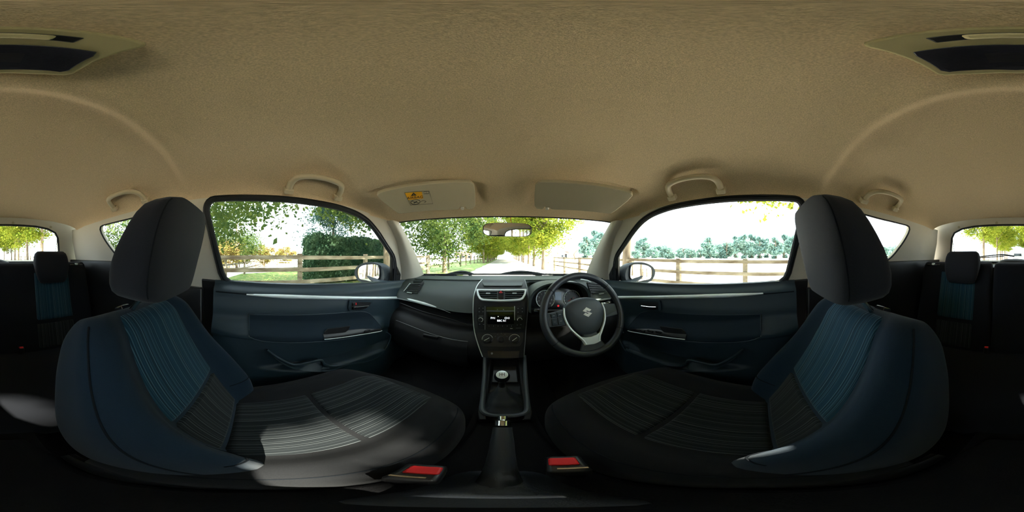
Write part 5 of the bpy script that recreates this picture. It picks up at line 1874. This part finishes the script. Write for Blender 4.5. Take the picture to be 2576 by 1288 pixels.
# clipped hedge
hd_ = empty('clipped_hedge', (-6.0, 4.2, GZ), 'tall clipped green hedge behind the passenger-side fence', 'hedge')
rnd = random.Random(21)
V, F = [], []
for i in range(42000):
    f = rnd.random()
    x = -6.7 + 1.25 * rnd.random()
    y = 2.35 + 4.6 * rnd.random()
    z = 0.10 + 1.72 * rnd.random()
    fc = rnd.random()
    if fc < 0.55:
        x = -5.45 + rnd.gauss(0, 0.04)
    elif fc < 0.75:
        z = 1.82 + rnd.gauss(0, 0.05) + 0.05 * math.sin(y * 3)
    elif fc < 0.88:
        y = 2.35 + rnd.gauss(0, 0.05)
    u = Vector((rnd.gauss(0, 1), rnd.gauss(0, 1), rnd.gauss(0, 1))).normalized()
    t = u.orthogonal().normalized()
    L = rnd.uniform(0.03, 0.07)
    k = len(V)
    o = Vector((x, y, z + GZ))
    V += [o - u * L, o + t * L * 0.5, o + u * L, o - t * L * 0.5]
    F.append((k, k + 1, k + 2, k + 3))
m = MB()
m.v, m.f = [tuple(v) for v in V], F
o = m.build('foliage', MT['leaf3'], hd_, smooth=False, normals=False)
o['kind'] = 'stuff'
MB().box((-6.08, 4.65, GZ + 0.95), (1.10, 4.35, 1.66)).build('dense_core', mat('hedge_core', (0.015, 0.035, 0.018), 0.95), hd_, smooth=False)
for y in (2.7, 3.6, 4.6, 5.6, 6.5):
    MB().tube([Vector((-5.9, y, GZ)), Vector((-5.85, y + 0.1, GZ + 0.4))], [0.04, 0.025], 6).build('stem', MT['bark'], hd_)

# ---- fences
def fence(name, pts, rails, ph, lbl, pw=0.10, rw=0.10, rd=0.035, side=1, grp=None, m=None):
    e = empty(name, (pts[0][0], pts[0][1], GZ), lbl, 'fence', grp)
    m = m or MT['rail']
    rnd = random.Random(len(pts))
    for x, y in pts:
        MB().box((x, y, GZ + ph / 2), (pw, pw, ph), Matrix.Rotation(rnd.uniform(-0.02, 0.02), 3, 'Y')).build('post', m, e, smooth=False)
    for (x0, y0), (x1, y1) in zip(pts, pts[1:]):
        for z in rails:
            d = Vector((x1 - x0, y1 - y0, 0)).normalized()
            nn = Vector((-d.y, d.x, 0)) * side * (pw / 2 + rd / 2)
            MB().bar(Vector((x0, y0, GZ + z + rnd.uniform(-.012, .012))) + nn, Vector((x1, y1, GZ + z + rnd.uniform(-.012, .012))) + nn, rd, rw).build('rail', m, e, smooth=False)
    return e


fence('wooden_fence', [(-3.92, y) for y in (-0.85, 1.27, 3.4, 5.5, 7.6)], (0.44, 0.74, 1.04), 1.14, 'pale three-rail fence before the hedge outside the passenger window', side=-1)
fence('wooden_fence', [(-4.4, y) for y in (8.7, 12.2, 15.8, 18.1, 20.6, 23.2, 26, 29, 32, 35)], (0.45, 0.9), 1.15, 'brown post fence along the left verge ahead', rw=0.06, pw=0.12)
fence('wooden_fence', [(3.45, y) for y in (-9.4, -7.7, -6.0, -4.3, -2.6, -1.25, 0.33, 1.9, 3.5, 5.2, 7.0, 9.0, 11.0)], (0.45, 0.71, 0.96), 1.02, 'brown three-rail fence outside the driver window', side=1, rw=0.075)
fence('wooden_fence', [(-4.6, -1.7), (-7.0, -1.0), (-9.4, -0.25), (-11.8, 0.5), (-14.2, 1.3)], (0.38, 0.68, 0.98), 1.08, 'dark side fence running away from the drive beyond the lawn', rw=0.08)
fence('wooden_fence', [(-4.1, y) for y in (-8.5, -11.5, -14.5, -17.5, -20.5, -23.5, -27, -31)], (0.5, 0.95), 1.1, 'timber fence behind the trunks in the rear window', rw=0.08)
fence('wooden_fence', [(4.2, y) for y in (-12, -15, -18, -21, -24, -28)], (0.5, 0.95), 1.1, 'rail fence behind the driver-side trunks at the rear', rw=0.06)
# field gate
g = empty('field_gate', (-10.5, 3.4, GZ), 'white five-bar gate beyond the lawn left of the hedge', 'gate')
A, B_ = Vector((-12.6, 2.2, GZ)), Vector((-11.2, 4.6, GZ))
for z in (0.25, 0.45, 0.65, 0.85, 1.05):
    MB().bar(A + Vector((0, 0, z)), B_ + Vector((0, 0, z)), 0.03, 0.07).build('bar', MT['wpaint'], g, smooth=False)
for f in (0, 0.5, 1.0):
    p = A.lerp(B_, f)
    MB().box(p + Vector((0, 0, 0.6)), (0.08, 0.08, 1.2)).build('post', MT['wpaint'] if f == 0.5 else MT['rail'], g, smooth=False)

# ---- far tree line across the paddock
rnd = random.Random(33)
i = 0
px_list = [(1478, 44), (1494, 60), (1512, 52), (1530, 60), (1598, 12), (1618, 42), (1640, 18), (1662, 26), (1680, 22), (1718, 20), (1736, 16), (1762, 18), (1786, 42), (1806, 28), (1828, 34), (1850, 46), (1872, 48), (1892, 50), (1912, 44), (1932, 40), (1952, 42), (1972, 50), (1992, 46), (2235, 24), (2256, 22), (2276, 20)]
NUM = ['first', 'second', 'third', 'fourth', 'fifth', 'sixth', 'seventh', 'eighth', 'ninth', 'tenth', 'eleventh', 'twelfth', 'thirteenth', 'fourteenth', 'fifteenth', 'sixteenth', 'seventeenth', 'eighteenth', 'nineteenth', 'twentieth']
cnt = {}
for u, hpx in px_list:
    r_ = (68, 92, 80, 104)[len(cnt) and sum(cnt.values()) % 4] + rnd.uniform(-3, 3)
    d = ray(u, 644)
    hgt = math.tan(rad(hpx / 7.1556)) * r_ + 1.4
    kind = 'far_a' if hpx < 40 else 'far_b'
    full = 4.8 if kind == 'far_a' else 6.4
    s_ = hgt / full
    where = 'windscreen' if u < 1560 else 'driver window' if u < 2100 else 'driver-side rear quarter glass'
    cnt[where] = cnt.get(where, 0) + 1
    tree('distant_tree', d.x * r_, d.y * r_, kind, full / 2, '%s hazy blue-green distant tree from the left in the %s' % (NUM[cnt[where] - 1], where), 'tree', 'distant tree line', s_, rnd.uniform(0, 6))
# leaning dead trunk out in the paddock
d = ray(1447, 644)
bs = Vector((d.x * 40, d.y * 40, GZ))
e = empty('dead_tree', bs, 'leaning bare dead trunk in the paddock ahead right', 'tree')
MB().tube(smooth([bs, bs + Vector((-0.15, 0.1, 0.8)), bs + Vector((-0.3, 0, 1.6)), bs + Vector((0.4, 0, 2.3)), bs + Vector((0.9, 0, 2.8))], 5), [0.18] * 10 + [0.15] * 8 + [0.10] * 3, 8).build('trunk', MT['bark'], e)
MB().tube([bs + Vector((0.4, 0, 2.3)), bs + Vector((0.2, 0.1, 2.9))], [0.07, 0.03], 6).build('branch', MT['bark'], e)


def house(name, x, y, w_, d_, h, rot, lbl, wm, rmx, wins):
    e = empty(name, (x, y, GZ), lbl, 'building')
    R = Matrix.Rotation(rot, 3, 'Z')
    o = Vector((x, y, GZ))
    q = lambda a, b, c: o + R @ Vector((a, b, c))
    wl = MB().prism([q(-w_ / 2, -d_ / 2, 0), q(w_ / 2, -d_ / 2, 0), q(w_ / 2, d_ / 2, 0), q(-w_ / 2, d_ / 2, 0)], (0, 0, h)).build('wall', wm, e, smooth=False)
    MB().prism([q(-w_ / 2 - 0.2, -d_ / 2 - 0.3, h), q(-w_ / 2 - 0.2, d_ / 2 + 0.3, h), q(-w_ / 2 - 0.2, 0, h + d_ * 0.28)], R @ Vector((w_ + 0.4, 0, 0))).build('roof', rmx, e, smooth=False)
    for a in wins:
        f = MB().box(q(a, -d_ / 2 - 0.03, h * 0.55), (0.9, 0.06, 1.0), R).build('window', MT['wpaint'], e, smooth=False)
        MB().box(q(a, -d_ / 2 - 0.06, h * 0.55), (0.7, 0.04, 0.8), R).build('pane', MT['pane'], f, smooth=False)
    MB().box(q(wins[0] + 1.4, -d_ / 2 - 0.03, 1.0), (0.9, 0.06, 2.0), R).build('door', MT['shed'], e, smooth=False)
    return e


d = ray(1166, 644)
house('brick_cottage', d.x * 62, d.y * 62, 6.0, 5, 1.3, rad(15), 'low brick building behind the left posts ahead', MT['brick'], MT['tile'], (-2, 0, 2))
d = ray(1221, 644)
house('timber_shed', d.x * 48, d.y * 48, 1.7, 2.5, 1.4, rad(2), 'small dark shed with a window at the foot of the left trees', MT['shed'], MT['shed'], (0.1,))
d = ray(1416, 644)
house('brick_barn', d.x * 66, d.y * 66, 4.0, 4, 1.9, rad(-12), 'small pale brick barn across the paddock ahead right', MT['cream'], MT['tile'], (-0.5, 1.0))
# white notice board and parked van far behind
d = ray(17, 646)
e = empty('notice_board', (d.x * 22, d.y * 22, GZ), 'blank white notice board between the trunks behind the car', 'sign')
MB().box((d.x * 22, d.y * 22, GZ + 0.95), (0.50, 0.04, 0.75)).build('board', MT['wpaint'], e, smooth=False)
for q in (-0.2, 0.2):
    MB().box((d.x * 22 + q, d.y * 22 - 0.04, GZ + 0.62), (0.06, 0.06, 1.25)).build('post', MT['rail'], e, smooth=False)
d = ray(2560, 645)
o = Vector((d.x * 30, d.y * 30, GZ))
e = empty('parked_van', o, 'white van parked on the drive far behind the car', 'van')
MB().loft([[o + Vector((x, y, z)) for x, z in ((-0.85, 0.35), (-0.9, 0.8), (-0.75, 1.55 * k), (0.75, 1.55 * k), (0.9, 0.8), (0.85, 0.35))] for y, k in ((1.6, 0.62), (1.2, 0.66), (0.6, 1.0), (-1.6, 1.0), (-1.7, 0.95))]).build('body', MT['wpaint'], e, ang=25, bevel=0.05)
MB().prism([o + Vector((x, y, z)) for x, y, z in ((-0.68, 1.13, 1.05), (0.68, 1.13, 1.05), (0.62, 0.72, 1.48), (-0.62, 0.72, 1.48))], (0, 0.04, 0.03)).build('windscreen', MT['pane'], e, smooth=False)
for x in (-0.8, 0.8):
    for y in (-1.0, 1.0):
        MB().lathe([(0.30, -0.1), (0.32, -0.05), (0.32, 0.05), (0.30, 0.1)], o + Vector((x, y, 0.32)), (1, 0, 0), 18).build('wheel', MT['rubber'], e)


# ================================================================== lettering becomes real mesh
dg = bpy.context.evaluated_depsgraph_get()
for t in [o for o in sc.objects if o.type == 'FONT']:
    me = bpy.data.meshes.new_from_object(t.evaluated_get(dg))
    if not me.materials:
        me.materials.append(t.data.materials[0])
    n = t.name
    o = bpy.data.objects.new('x', me)
    C.objects.link(o)
    o.parent = t.parent
    o.matrix_parent_inverse = t.matrix_parent_inverse.copy()
    o.matrix_basis = t.matrix_basis.copy()
    bpy.data.objects.remove(t)
    o.name = n
    me.name = n
